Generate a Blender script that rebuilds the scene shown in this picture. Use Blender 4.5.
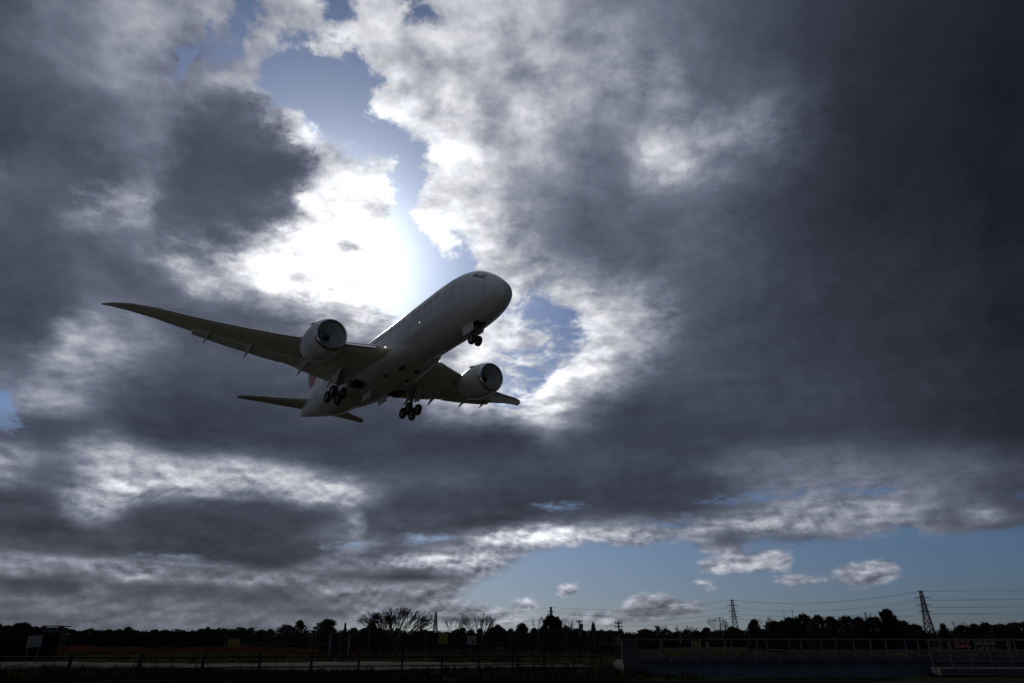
import bpy, bmesh, math, random
from mathutils import Vector, Matrix, Euler
R = math.radians
rnd = random.Random(7)
S = bpy.context.scene
for o in list(bpy.data.objects):
    bpy.data.objects.remove(o)
COL = S.collection

# ------------------------------------------------------------------ camera, sky, sun, exposure
EYE = 1.7
TILT = R(23.6)
cam = bpy.data.cameras.new('camera')
cam.sensor_width = 36.0
cam.lens = 24.0
cam.clip_start = 0.2
cam.clip_end = 12000.0
co = bpy.data.objects.new('camera', cam)
COL.objects.link(co)
co.location = (0, 0, EYE)
co.rotation_euler = (R(90) + TILT, 0, 0)
S.camera = co

EXPOSURE = -1.5
S.view_settings.view_transform = 'Standard'
S.view_settings.look = 'None'
S.view_settings.gamma = 1.0
S.view_settings.use_curve_mapping = False
S.view_settings.exposure = EXPOSURE

SUN_EL, SUN_AZ = R(28.8), R(-16.6)          # azimuth measured from +Y towards +X
sl = bpy.data.lights.new('sun', 'SUN')
sl.energy = 2.7
sl.angle = R(0.5)
sl.color = (1.0, 0.94, 0.86)
so = bpy.data.objects.new('sun', sl)
COL.objects.link(so)
sd = Vector((math.sin(SUN_AZ)*math.cos(SUN_EL), math.cos(SUN_AZ)*math.cos(SUN_EL), math.sin(SUN_EL)))
so.rotation_euler = sd.to_track_quat('Z', 'Y').to_euler()
so.location = (0, 0, 120)

# Cloud deck: how much light comes through the clouds and where they break open, by compass
# direction (128 columns, azimuth -48..48 degrees) and elevation (rows); noise adds the billows.
SKY_EL = [0.0, 0.5, 1.0, 1.5, 2.0, 2.5, 3.0, 3.5, 4.0, 4.5, 5.0, 5.5, 6.0, 6.5, 7.0, 7.5, 8.0, 8.5, 9.0, 9.5, 10.0, 10.8, 11.6, 12.4, 13.2, 14.0, 14.8, 15.6, 16.4, 17.2, 18.0, 18.8, 19.6, 20.4, 22.0, 23.6, 25.2, 26.8, 28.4, 30.0, 31.6, 33.2, 34.8, 36.4, 38.0, 39.6, 41.2, 42.8, 44.4, 46.0, 47.6, 49.2, 50.8, 52.4, 54.0, 55.6, 57.2]
SKY_LIGHT = [
    [40,40,40,40,40,40,40,40,40,40,40,40,40,40,40,40,40,40,40,40,40,40,41,41,42,42,42,42,42,42,42,42,42,42,42,42,42,42,42,42,42,43,43,44,44,45,45,46,46,47,47,47,47,47,47,47,47,46,46,46,47,47,48,49,49,49,49,48,48,48,48,48,48,47,47,47,47,46,46,46,45,45,45,44,44,44,43,43,43,42,42,42,42,42,41,41,40,40,40,39,39,38,38,38,38,37,37,36,36,36,36,36,36,36,36,36,36,36,36,36,36,36,36,36,36,36,36,36],
    [40,40,40,40,40,40,40,40,40,40,40,40,40,40,40,40,40,40,40,40,40,41,41,42,42,42,42,42,42,42,42,42,42,42,42,42,42,42,42,42,42,43,44,44,45,45,46,46,47,47,48,48,48,48,47,47,47,47,46,46,47,48,48,49,49,49,49,49,48,48,48,48,48,48,47,47,47,47,46,46,45,45,45,45,44,44,43,43,43,42,42,42,42,42,42,41,41,40,40,40,39,38,38,38,38,38,37,37,36,36,36,36,36,36,36,36,36,36,36,36,36,36,36,36,36,36,36,36],
    [40,41,41,41,41,41,41,41,41,41,41,41,41,41,41,41,41,41,41,41,41,41,42,43,43,43,43,43,43,43,43,43,43,43,43,42,42,42,42,42,43,43,44,45,45,46,46,47,47,48,48,48,48,48,48,48,47,47,46,46,47,48,49,49,49,49,49,49,49,49,49,49,49,48,48,47,47,47,47,46,46,45,45,45,45,44,44,43,43,43,43,43,43,43,42,42,41,41,41,40,39,39,38,38,39,38,38,37,36,36,36,36,36,36,36,36,36,36,36,36,36,36,36,36,36,36,36,36],
    [39,39,39,39,40,40,40,40,40,40,40,40,40,40,40,40,40,40,40,41,41,42,43,43,43,43,43,43,44,44,44,45,44,44,43,42,42,42,42,42,42,42,42,43,44,45,46,46,47,48,48,48,48,48,48,48,46,43,42,42,43,46,49,50,50,50,49,49,49,49,49,49,49,48,48,48,47,47,46,46,46,46,46,46,46,45,45,44,43,43,44,44,44,44,43,43,42,42,42,41,40,39,39,39,39,39,39,38,37,36,36,36,36,36,36,36,36,36,36,36,36,36,36,36,36,36,36,36],
    [41,41,41,41,40,40,40,40,39,39,39,39,39,39,39,39,39,39,39,41,43,44,44,44,44,43,43,44,44,45,45,45,45,44,44,43,43,42,42,42,41,40,39,39,40,41,42,44,45,46,47,48,48,48,49,49,49,48,47,48,49,50,51,51,51,51,51,50,50,50,50,50,50,49,48,47,45,44,44,44,45,45,46,47,47,46,46,45,44,44,45,45,45,45,45,44,44,44,43,42,42,41,40,40,41,40,40,39,37,37,37,37,37,37,37,37,37,37,37,37,37,37,37,37,37,37,37,37],
    [38,38,38,39,39,39,40,40,40,41,41,41,41,42,42,42,42,42,42,42,43,43,44,43,42,41,41,41,41,42,42,42,41,41,40,40,40,39,39,39,40,40,40,40,41,42,43,45,45,45,45,44,44,45,46,47,48,49,49,49,50,51,51,52,51,51,52,52,52,52,52,52,52,51,51,51,51,50,50,50,51,50,48,48,48,48,47,46,46,46,46,46,46,46,46,46,46,45,45,44,43,42,42,42,42,42,41,40,38,37,37,37,37,37,37,38,38,38,38,38,38,38,38,38,38,38,38,38],
    [38,37,37,37,36,36,36,37,37,37,37,37,37,38,38,38,38,38,37,38,37,36,36,39,43,41,39,38,37,38,39,39,38,37,37,37,37,37,38,39,39,40,42,44,46,47,47,47,47,46,44,43,42,43,44,46,47,48,48,49,50,51,51,52,53,53,53,53,53,53,53,53,53,52,52,51,51,51,51,51,51,50,49,49,49,49,48,47,47,47,47,47,47,47,47,47,47,47,46,45,44,44,43,43,43,43,42,41,39,38,38,38,38,38,38,38,39,39,39,39,39,39,39,39,39,39,39,39],
    [46,46,46,46,46,45,44,43,42,41,40,39,38,38,37,37,37,36,34,35,36,36,36,38,42,41,41,40,38,37,37,38,38,38,38,39,39,41,41,41,41,41,42,45,47,48,49,49,49,48,48,48,48,47,47,47,48,48,48,49,50,51,51,52,53,53,53,53,53,51,52,53,53,53,52,51,51,51,51,51,50,50,49,50,50,49,48,48,47,47,47,48,48,48,48,48,48,48,47,47,46,45,45,45,44,44,43,42,40,39,39,39,39,39,39,39,39,40,40,40,40,40,40,40,40,40,40,40],
    [45,46,46,46,46,47,47,46,46,46,46,46,46,46,46,46,46,46,46,45,44,43,43,43,43,45,48,49,48,46,45,45,46,46,46,47,47,48,48,48,48,47,46,45,45,45,45,45,45,45,45,45,45,45,45,45,45,46,47,48,49,50,50,51,52,52,52,52,53,53,53,53,53,52,52,51,51,51,51,51,50,50,49,50,50,49,49,48,48,48,49,50,50,50,49,49,50,50,50,50,50,48,46,46,45,45,44,43,41,40,40,40,40,40,40,40,40,40,40,40,40,40,40,40,40,40,40,40],
    [39,40,41,42,42,43,44,44,45,45,45,46,46,46,46,47,47,47,46,46,47,48,48,48,48,48,48,47,47,46,45,44,44,44,44,44,45,45,46,46,46,46,44,42,40,40,39,38,37,36,36,35,35,35,35,36,38,39,41,44,46,47,49,50,50,51,51,51,51,52,52,52,52,51,51,50,50,50,50,50,49,49,49,49,49,49,48,48,48,48,48,49,49,49,49,50,52,51,51,51,52,50,48,47,46,45,44,43,42,41,40,40,40,40,40,40,40,40,40,40,40,40,40,40,40,40,40,39],
    [36,36,37,37,37,37,38,38,39,40,40,41,42,42,43,43,44,44,45,46,46,46,47,47,47,47,47,47,47,47,46,45,44,42,41,39,38,37,37,37,38,41,45,46,45,43,42,43,43,42,41,40,39,39,40,43,46,48,49,50,50,50,49,49,49,49,49,50,50,50,50,50,50,50,49,49,49,49,49,49,49,48,49,49,51,52,52,52,52,52,52,50,48,48,48,48,50,51,51,50,49,48,48,47,47,46,45,43,42,41,40,40,40,40,40,40,40,40,39,39,39,39,39,39,38,38,38,38],
    [34,35,35,35,36,36,36,36,36,36,37,37,37,37,38,38,39,38,38,38,38,38,38,38,38,37,37,36,36,36,35,35,35,34,34,34,34,34,34,34,34,35,37,40,43,44,43,44,47,50,53,55,56,57,57,58,59,59,59,59,58,56,52,50,48,48,48,49,49,49,49,49,49,49,49,48,48,48,48,48,48,48,49,51,52,52,51,51,52,52,51,52,49,47,47,47,48,48,47,47,47,47,48,47,47,46,44,43,42,40,39,39,39,39,39,39,38,38,38,38,38,38,37,37,37,37,37,36],
    [35,34,34,34,34,34,34,34,35,35,35,36,36,36,36,36,36,36,36,36,35,35,35,35,35,35,35,34,34,34,34,34,34,34,34,34,34,34,34,34,34,34,34,36,41,44,45,44,41,41,43,47,51,54,57,59,60,61,60,60,59,57,53,50,48,48,48,48,48,49,49,49,49,48,48,48,48,47,47,47,47,48,48,49,50,51,51,50,50,50,51,49,46,46,46,46,46,46,46,46,46,46,47,47,46,45,44,42,41,39,38,38,38,38,37,37,37,37,37,37,37,36,36,36,36,36,36,36],
    [35,35,35,35,35,35,35,34,34,34,34,34,34,34,34,35,35,34,34,34,35,35,36,36,36,36,36,35,35,35,35,34,34,34,34,34,34,34,34,34,34,34,34,35,36,40,44,45,43,40,39,39,40,42,43,45,47,49,50,51,52,51,51,50,49,49,48,48,49,49,49,49,48,48,48,48,48,47,47,47,47,47,47,47,47,45,44,43,44,44,43,41,40,40,40,40,41,42,43,43,44,45,46,46,45,44,43,41,40,38,37,37,37,36,36,36,36,36,36,36,36,36,36,37,37,37,37,36],
    [35,35,35,35,35,35,35,35,35,35,35,35,35,34,34,34,34,34,33,33,34,34,35,36,36,35,35,35,34,34,34,34,34,34,34,34,34,34,34,34,34,35,35,36,37,38,40,43,43,42,40,39,40,40,41,42,42,43,44,46,49,51,53,53,54,54,54,54,54,54,53,51,50,49,49,50,50,50,49,48,47,47,47,47,45,40,38,37,39,41,40,39,39,39,39,40,41,42,43,44,44,44,45,45,44,43,42,41,40,38,37,36,36,36,36,36,36,37,37,37,37,36,36,35,35,35,35,35],
    [38,37,36,36,35,35,35,35,35,35,35,35,35,35,35,35,35,35,35,34,35,38,41,42,39,36,35,34,34,34,34,34,34,34,34,34,34,34,34,34,35,36,37,39,40,41,42,45,40,40,39,39,39,39,40,41,41,42,44,49,53,56,58,59,60,61,61,61,61,60,59,57,54,52,52,53,53,53,51,49,47,47,47,47,46,42,40,41,44,47,47,46,46,46,47,47,47,47,46,45,44,44,44,44,43,42,41,42,44,46,44,39,37,37,37,36,36,36,35,35,35,35,35,35,35,35,35,35],
    [43,42,41,40,39,38,37,36,36,35,35,35,35,35,35,35,35,35,35,35,39,46,49,49,46,39,36,35,34,34,34,34,34,34,34,34,34,34,34,34,35,35,37,38,40,40,42,47,39,37,37,37,37,37,37,37,37,37,39,42,47,51,55,57,59,61,61,61,61,61,59,56,53,51,49,49,49,48,47,47,47,47,48,49,50,49,49,50,51,52,52,52,51,51,50,49,49,48,48,47,47,47,46,45,44,43,42,44,46,45,41,36,35,35,35,35,35,35,35,35,35,35,35,35,35,35,35,35],
    [47,46,45,45,44,43,42,41,40,39,38,37,37,36,36,35,35,35,35,36,42,50,52,52,49,43,38,36,35,34,34,34,34,34,34,35,35,35,35,35,35,35,36,37,38,39,42,47,38,37,37,37,36,36,36,36,36,35,35,34,35,37,39,42,46,49,51,53,52,52,50,48,47,45,45,45,44,44,44,44,45,46,47,48,49,50,51,51,51,51,51,50,50,49,49,49,49,49,49,49,49,48,48,47,45,44,42,41,39,38,36,35,35,35,35,35,35,35,35,35,35,35,35,35,35,35,35,36],
    [50,49,49,48,47,47,46,45,44,43,42,42,41,40,39,38,37,36,36,39,45,51,54,54,53,49,44,41,38,37,36,35,35,35,35,35,35,35,35,35,35,36,36,37,38,40,42,46,37,37,37,36,36,36,36,36,36,36,35,34,34,33,33,33,34,35,37,39,40,41,41,41,41,41,40,40,40,40,39,39,40,40,41,41,42,43,44,45,46,47,47,47,48,48,48,49,49,49,49,48,48,47,46,45,44,44,43,41,39,38,36,35,35,35,35,35,35,35,35,35,35,35,36,36,36,36,36,35],
    [49,50,50,50,49,49,49,48,48,47,46,46,45,44,43,43,41,40,39,42,47,52,56,57,57,56,54,50,47,43,41,39,38,37,37,37,36,36,37,38,39,41,42,42,43,44,44,43,37,36,36,35,35,35,35,35,35,35,35,35,35,34,34,33,33,33,33,34,35,36,36,36,36,36,36,35,35,35,35,35,35,35,35,35,36,37,38,40,41,43,44,45,46,46,47,47,47,47,47,46,46,45,45,44,44,44,43,42,40,38,36,35,35,35,35,35,35,35,36,36,36,36,36,35,35,34,33,33],
    [45,46,48,49,50,50,50,50,50,49,49,48,48,47,47,46,44,41,40,42,47,52,56,58,59,59,58,56,54,52,50,49,48,47,46,46,45,45,45,46,48,49,50,51,51,51,50,46,42,38,36,34,34,34,34,34,34,34,34,34,34,34,34,33,33,33,33,33,33,34,34,34,34,34,34,33,33,33,33,33,33,33,34,34,34,35,36,38,40,42,44,45,45,45,45,45,46,46,46,45,45,45,44,44,43,42,42,40,40,39,38,36,36,36,36,36,36,36,36,35,35,34,34,33,32,32,31,31],
    [38,39,40,41,42,44,45,46,48,49,49,50,50,50,50,49,46,41,39,40,44,49,54,56,56,56,56,56,56,56,56,56,56,56,56,56,56,56,56,56,56,56,55,55,55,55,54,51,47,43,39,37,35,35,35,35,35,35,35,35,34,34,33,33,33,33,33,33,33,33,33,34,34,34,33,33,33,33,33,33,33,33,33,33,33,34,35,36,38,41,42,43,43,43,44,44,44,44,44,44,44,43,42,42,41,41,40,40,40,40,39,37,36,35,34,34,33,33,32,32,31,31,30,30,29,29,29,28],
    [40,39,38,38,38,38,39,39,40,41,42,43,45,46,47,48,48,45,43,44,48,52,55,56,55,55,55,55,55,54,54,56,57,57,57,57,57,57,57,57,57,57,56,56,55,55,53,49,45,42,40,38,38,37,37,38,38,38,38,37,36,35,35,34,34,34,34,34,34,34,34,34,35,34,34,34,33,33,33,33,33,33,34,34,34,35,36,38,39,41,42,42,42,43,43,43,43,43,43,43,42,41,41,40,40,40,40,39,39,38,36,34,32,32,31,31,30,30,30,29,29,28,28,28,28,28,28,28],
    [47,46,45,43,42,40,39,38,38,38,38,38,39,39,40,40,39,38,39,44,49,53,56,57,56,55,53,52,51,51,51,51,51,51,52,52,51,51,50,50,49,48,47,45,44,43,41,39,38,38,37,37,37,37,38,38,38,38,38,38,37,36,36,36,35,35,35,35,35,35,35,36,36,35,35,35,34,34,34,34,34,34,35,35,37,38,40,41,42,42,43,43,43,43,43,42,42,42,42,42,41,40,39,38,37,37,36,36,35,34,33,31,30,29,29,28,28,28,28,28,28,28,28,28,28,28,28,28],
    [45,46,47,47,47,47,46,45,44,42,41,40,39,38,38,37,36,36,37,40,44,46,46,46,45,43,41,39,38,38,38,38,38,39,39,39,38,38,37,37,36,36,35,35,35,35,35,35,36,36,36,36,36,36,36,36,36,36,36,36,35,35,35,35,35,35,35,35,36,36,36,36,36,36,36,35,35,35,35,35,35,35,34,35,35,35,36,37,38,38,39,40,40,40,41,41,41,40,39,39,37,36,36,35,34,33,33,32,32,31,30,29,28,28,28,28,28,28,28,28,28,28,28,28,28,28,28,28],
    [42,43,43,44,45,46,46,47,47,47,47,46,45,44,43,40,38,37,37,37,37,38,38,38,36,34,34,33,33,33,33,33,34,34,34,34,34,34,34,34,34,34,34,34,34,34,34,34,34,34,34,34,34,34,34,34,34,34,34,34,34,34,34,34,34,35,35,35,36,36,36,36,36,36,36,35,35,35,35,35,35,34,34,34,34,34,35,35,35,36,36,36,36,36,36,36,36,35,35,35,34,34,33,33,32,31,31,30,30,30,29,29,28,28,28,28,28,28,28,28,28,28,28,28,28,28,28,28],
    [40,41,41,42,42,43,43,44,44,45,46,46,47,47,48,48,47,45,43,42,41,39,37,36,34,33,33,33,33,32,33,33,33,33,33,33,33,33,33,33,33,33,33,33,33,34,34,34,34,34,34,34,33,33,33,33,33,33,33,33,32,32,33,33,33,34,34,36,37,37,36,36,36,35,35,35,34,34,34,34,34,34,34,34,34,34,34,34,34,34,34,34,34,34,34,34,33,33,33,33,33,33,32,32,31,31,31,30,30,30,29,29,28,28,28,28,28,28,28,28,28,28,28,28,28,28,27,27],
    [38,39,39,40,40,41,41,42,42,42,43,43,44,45,47,49,50,50,49,47,44,41,38,36,35,34,34,34,33,33,33,33,33,33,33,34,34,34,34,34,34,34,34,34,34,34,34,34,34,34,34,33,33,33,33,33,33,33,33,33,32,32,33,33,33,34,36,39,41,40,38,37,36,35,35,34,34,34,34,34,34,34,34,34,34,34,34,34,34,34,34,34,34,34,34,34,34,34,33,33,33,33,32,32,31,31,31,30,30,30,30,29,29,28,28,28,28,28,28,28,28,28,27,27,27,27,27,27],
    [37,37,38,38,39,39,39,40,40,41,41,41,42,42,44,46,48,48,48,47,44,41,38,37,36,35,35,34,34,34,34,34,34,34,34,34,34,34,34,34,34,35,35,35,35,35,34,34,34,34,34,34,35,35,35,35,35,35,36,36,36,36,36,36,37,38,40,43,44,44,42,41,39,37,36,35,34,34,34,34,34,34,34,34,34,34,35,35,35,35,35,35,35,35,34,34,34,34,34,34,33,33,32,32,31,31,31,31,30,30,30,29,29,28,28,28,28,27,27,27,27,27,27,27,27,26,26,26],
    [36,36,36,37,37,37,38,38,39,39,39,40,40,41,42,45,47,47,47,47,45,42,40,38,37,36,36,35,35,35,35,35,35,35,35,35,35,35,35,35,35,35,35,35,35,35,35,35,35,35,35,36,37,39,40,40,41,42,43,43,44,44,45,45,46,46,48,50,50,50,49,47,44,41,38,36,35,34,34,34,34,34,34,34,35,35,35,35,35,35,35,35,35,35,35,35,34,34,34,34,33,33,32,32,31,31,31,31,30,30,30,29,29,28,28,27,27,27,27,27,27,26,26,26,26,26,26,26],
    [36,36,36,36,36,36,36,37,37,37,38,38,38,39,42,46,49,50,49,48,46,44,42,40,39,38,37,36,36,36,36,36,36,36,36,36,36,36,36,36,36,36,36,36,36,36,36,36,36,37,37,39,41,44,46,47,49,50,51,52,53,54,55,56,56,57,57,57,57,56,55,53,50,45,41,38,36,35,35,35,35,35,35,35,35,35,35,36,36,36,36,35,35,35,35,35,35,34,34,34,33,33,32,32,31,31,31,30,30,30,30,29,28,28,27,27,27,26,26,26,26,26,26,26,26,26,26,26],
    [36,36,36,36,36,36,36,36,36,36,36,37,37,38,42,48,52,53,52,51,48,46,44,42,40,39,38,37,37,37,37,37,36,36,36,36,36,36,37,37,37,37,37,38,38,38,38,38,38,39,40,42,45,48,50,52,53,54,56,57,58,59,61,61,62,62,62,62,61,60,58,57,54,51,46,42,39,38,37,36,36,36,36,36,36,36,36,36,36,36,36,36,35,35,35,35,34,34,34,33,33,32,32,32,31,31,30,30,30,30,29,29,28,27,27,26,26,26,26,26,26,26,26,26,26,26,27,27],
    [36,36,36,36,36,36,36,36,36,36,36,36,36,37,40,46,51,53,53,52,50,48,46,44,42,40,39,38,37,37,37,37,37,37,37,37,37,37,37,38,38,38,39,39,39,40,40,40,41,41,42,44,47,50,53,54,55,56,57,58,59,60,61,62,63,63,63,63,62,61,60,58,57,54,51,48,44,42,40,39,38,38,37,37,37,37,37,37,36,36,36,36,35,35,35,35,34,34,33,33,33,32,32,31,31,31,30,30,30,29,29,29,28,27,27,26,26,26,26,26,26,26,26,27,27,27,27,27],
    [36,36,36,36,36,36,36,36,36,36,36,36,36,37,38,42,48,51,52,51,49,48,47,46,44,41,39,38,38,38,38,38,38,38,38,38,38,38,38,38,39,39,40,40,40,41,41,42,42,43,44,46,49,52,54,56,56,57,57,58,59,60,61,62,62,63,63,63,62,62,61,60,58,57,55,53,51,48,45,43,41,40,39,38,38,38,37,37,36,36,36,36,35,35,35,34,34,34,33,33,32,32,31,31,31,30,30,30,30,29,29,29,28,28,27,26,26,26,26,27,27,27,27,27,27,27,27,27],
    [37,37,37,36,36,36,36,36,36,36,36,36,37,37,37,38,39,41,42,43,43,43,43,43,42,41,40,39,39,39,39,39,39,39,39,39,40,40,41,41,41,42,42,43,43,44,44,44,45,46,47,49,52,55,57,58,58,59,59,60,60,61,61,61,62,63,63,64,64,64,63,62,61,60,59,57,56,55,54,52,50,46,43,41,39,38,38,37,37,36,36,35,35,35,34,34,34,33,33,32,32,32,31,31,31,30,30,30,30,29,29,29,28,28,28,27,27,27,27,27,27,27,27,27,27,26,26,26],
    [38,37,37,37,37,37,37,37,37,37,36,37,37,37,38,38,39,40,40,40,41,41,41,41,40,40,40,40,40,40,40,40,40,40,41,41,41,41,42,43,44,46,47,48,49,49,50,50,51,52,53,56,58,59,60,60,60,60,60,61,61,61,61,61,62,62,63,63,64,64,64,63,62,62,60,59,58,57,56,54,53,51,48,44,41,39,38,37,37,36,36,35,35,34,34,34,33,33,33,32,32,32,32,31,31,31,30,30,30,29,29,29,29,29,28,28,27,27,27,26,26,26,26,26,26,25,25,25],
    [38,38,38,38,38,38,37,37,37,37,37,37,37,38,38,39,40,40,41,41,42,42,42,43,43,43,44,45,46,47,48,49,50,50,51,52,52,53,54,55,56,58,59,61,62,62,63,63,64,64,64,63,63,63,62,62,62,62,62,61,61,61,61,62,62,63,63,63,62,62,61,61,60,60,59,57,56,55,55,54,53,51,49,45,42,40,39,38,37,37,36,36,35,35,34,34,34,33,33,33,32,32,32,31,31,31,30,30,30,30,29,29,29,28,28,27,26,26,26,25,25,25,25,25,25,25,25,25],
    [41,43,41,39,39,39,38,38,38,38,38,38,38,39,39,40,40,41,42,42,42,43,44,46,48,50,52,55,57,59,61,63,64,66,67,68,69,71,73,75,76,77,77,77,76,75,74,73,71,70,69,68,66,65,65,64,64,63,63,63,62,62,62,62,62,61,61,59,58,57,56,55,54,53,52,51,50,50,49,49,49,47,46,43,41,40,39,38,38,37,37,37,36,36,35,34,34,33,33,33,32,32,31,31,31,30,30,30,29,29,29,28,28,28,27,27,26,25,25,25,25,25,25,25,25,25,25,25],
    [36,37,37,38,39,41,43,42,40,39,39,39,39,40,40,42,44,45,45,45,45,44,42,40,40,40,42,45,49,54,59,62,65,67,68,70,72,74,77,79,81,81,82,82,81,80,79,77,74,72,71,69,68,67,66,65,65,64,64,63,62,61,61,60,59,58,56,54,53,51,49,48,47,47,46,45,44,44,43,43,43,43,42,41,40,39,39,39,38,38,38,37,36,36,35,34,34,33,33,32,31,31,31,30,30,30,29,29,29,28,28,28,28,27,27,27,26,25,25,25,25,25,25,25,25,25,25,25],
    [35,35,35,35,36,36,37,37,38,39,39,39,39,39,42,46,50,52,53,53,51,47,42,39,38,38,38,39,40,41,43,47,50,54,58,62,66,70,73,76,78,79,80,80,80,79,78,76,74,72,70,69,68,67,66,66,65,65,64,63,62,60,59,58,56,55,53,51,48,47,45,44,44,43,42,42,42,41,41,41,41,41,40,40,40,40,39,39,39,38,38,37,37,36,35,34,33,33,32,32,31,31,30,30,29,29,29,28,28,28,28,27,27,27,27,26,26,25,25,25,25,25,25,25,25,25,25,25],
    [36,36,36,35,35,35,35,35,36,37,37,38,38,38,38,39,40,43,45,46,45,41,39,38,38,38,38,38,38,38,39,40,41,42,44,46,50,57,64,67,68,70,72,72,73,72,72,71,70,69,68,68,67,66,66,66,65,64,64,63,62,60,58,56,55,53,51,48,46,44,43,43,42,42,41,41,41,41,41,41,41,41,41,41,41,40,40,40,39,39,38,38,37,36,35,35,34,33,32,32,31,31,30,30,29,29,29,28,28,28,27,27,27,27,27,26,26,26,25,25,25,25,25,25,25,25,25,25],
    [38,38,37,37,36,36,36,36,36,37,37,38,39,39,40,41,42,43,44,44,42,39,38,38,38,38,38,38,38,38,38,38,38,38,39,39,42,49,59,63,64,66,68,69,69,69,69,69,68,68,67,67,66,66,66,65,65,64,63,63,62,61,58,56,53,51,49,47,45,44,43,42,42,42,41,41,41,41,41,42,42,42,42,42,42,42,42,42,41,41,40,39,38,38,37,36,35,34,33,32,32,31,31,30,30,29,29,29,28,28,28,27,27,27,27,27,26,26,26,25,25,25,25,25,25,25,25,25],
    [40,40,39,39,38,38,38,38,38,38,39,39,40,40,41,42,43,44,45,44,42,39,38,38,38,38,38,38,38,38,38,38,38,38,39,40,44,53,61,64,64,66,67,68,68,68,68,67,67,67,67,66,66,66,65,65,64,64,63,62,61,60,57,54,52,50,48,47,46,45,44,43,43,42,42,42,42,42,42,43,43,44,45,45,46,46,47,46,46,45,44,43,42,41,40,38,37,36,35,34,33,32,31,31,30,30,29,29,29,28,28,28,28,27,27,27,27,26,26,26,25,25,25,25,25,25,25,25],
    [40,40,40,40,40,40,40,40,40,41,41,42,42,42,43,44,44,45,45,44,43,41,39,38,38,38,38,38,38,38,38,38,38,39,40,44,52,60,63,64,65,65,66,66,66,66,66,66,66,66,66,66,66,66,65,65,64,63,62,61,59,57,55,54,52,51,50,49,48,47,46,45,44,44,43,43,42,42,43,43,45,46,48,50,52,54,54,54,52,50,49,47,46,45,43,42,41,39,38,36,35,34,32,32,31,30,30,29,29,29,28,28,28,28,27,27,27,27,26,26,26,25,25,25,25,25,25,25],
    [38,39,39,39,40,41,41,42,43,43,44,44,44,45,45,46,46,47,47,46,45,44,42,40,39,39,39,39,39,39,39,40,40,43,49,58,62,64,64,64,65,65,65,65,65,65,65,66,66,66,66,66,65,65,65,64,63,63,61,60,58,56,55,54,53,52,52,51,50,49,48,47,46,45,44,44,43,43,43,44,46,48,50,54,56,57,56,56,55,54,53,52,52,51,50,48,46,44,41,39,37,35,34,33,32,31,30,30,29,29,29,29,28,28,28,28,27,27,27,27,26,26,25,25,25,25,25,25],
    [38,38,38,39,39,41,42,43,44,44,45,46,46,46,47,47,48,48,49,49,49,48,48,47,44,43,42,42,42,43,46,51,56,61,63,63,63,63,63,63,63,64,64,64,64,64,64,64,65,65,65,65,65,65,64,63,63,62,60,59,58,56,55,54,54,54,54,53,52,51,50,49,48,47,46,46,45,45,45,45,46,47,48,50,51,52,52,52,51,50,50,49,49,49,48,47,46,44,42,40,38,36,35,33,32,31,31,30,30,30,29,29,29,28,28,28,28,28,27,27,27,27,26,26,25,25,25,25],
    [38,38,38,39,40,42,43,44,44,45,46,46,47,47,48,48,49,49,50,50,50,50,50,51,51,51,52,54,57,59,60,60,60,60,61,61,61,62,62,62,62,62,62,62,62,62,62,63,63,63,63,64,64,63,62,61,60,59,57,56,54,54,54,54,55,55,56,55,55,54,53,53,52,51,50,49,49,48,48,47,47,47,47,47,47,46,46,45,45,44,44,43,43,42,42,41,40,39,38,37,36,35,34,33,33,32,31,31,30,30,30,30,29,29,29,28,28,28,28,28,27,27,27,26,26,25,25,25],
    [38,38,39,40,41,43,44,44,45,45,46,47,47,48,48,49,49,50,50,51,51,51,51,51,52,53,53,54,55,56,57,58,58,59,60,60,60,61,61,61,61,61,61,61,61,61,61,61,61,61,62,62,61,61,60,58,57,55,53,52,51,51,51,52,54,55,56,56,56,55,55,54,53,53,52,51,51,51,51,51,51,50,49,49,49,48,47,45,43,42,42,42,41,41,40,40,39,38,38,37,36,35,34,34,33,32,32,32,31,31,30,30,30,30,29,29,29,28,28,28,28,27,27,27,26,26,25,25],
    [38,39,40,41,43,43,44,45,45,46,47,47,48,48,49,49,50,50,50,51,51,51,51,51,52,53,54,54,55,56,57,58,58,59,59,59,59,59,59,59,59,59,59,59,59,59,59,59,59,59,59,59,59,59,58,58,57,57,56,55,55,55,55,55,56,56,56,55,55,54,53,53,52,52,52,52,52,52,52,52,52,52,52,52,52,51,49,46,43,42,42,41,41,40,40,39,38,38,37,36,36,35,35,34,34,33,32,32,32,31,31,31,30,30,30,29,29,29,28,28,28,28,27,27,27,26,26,25],
    [39,40,41,43,43,44,45,45,46,46,47,48,48,49,49,50,50,50,51,51,51,51,51,52,52,53,53,54,55,56,56,57,57,58,58,58,58,58,58,58,58,58,58,58,58,58,58,58,58,58,58,58,58,58,57,57,57,57,57,56,56,56,56,55,55,55,55,54,54,53,52,52,52,51,51,51,51,51,51,51,50,50,49,49,48,47,46,44,43,42,42,41,40,39,39,38,38,37,37,37,36,36,35,35,34,34,33,33,32,32,31,31,31,30,30,29,29,29,28,28,28,28,28,27,27,27,26,26],
    [40,42,43,43,44,45,45,46,46,47,48,48,49,49,50,50,50,51,51,51,51,51,51,52,52,53,54,55,55,56,56,57,57,57,57,57,58,58,58,58,58,58,57,57,57,57,57,57,57,57,57,56,56,56,56,57,56,56,56,56,56,55,55,55,54,54,54,53,53,52,52,51,51,51,50,50,50,49,49,49,48,48,47,46,46,45,44,43,42,41,41,40,39,39,38,38,38,37,37,37,36,36,36,35,35,34,33,33,32,32,32,31,31,31,30,30,29,29,29,28,28,28,28,28,27,27,27,26],
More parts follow.
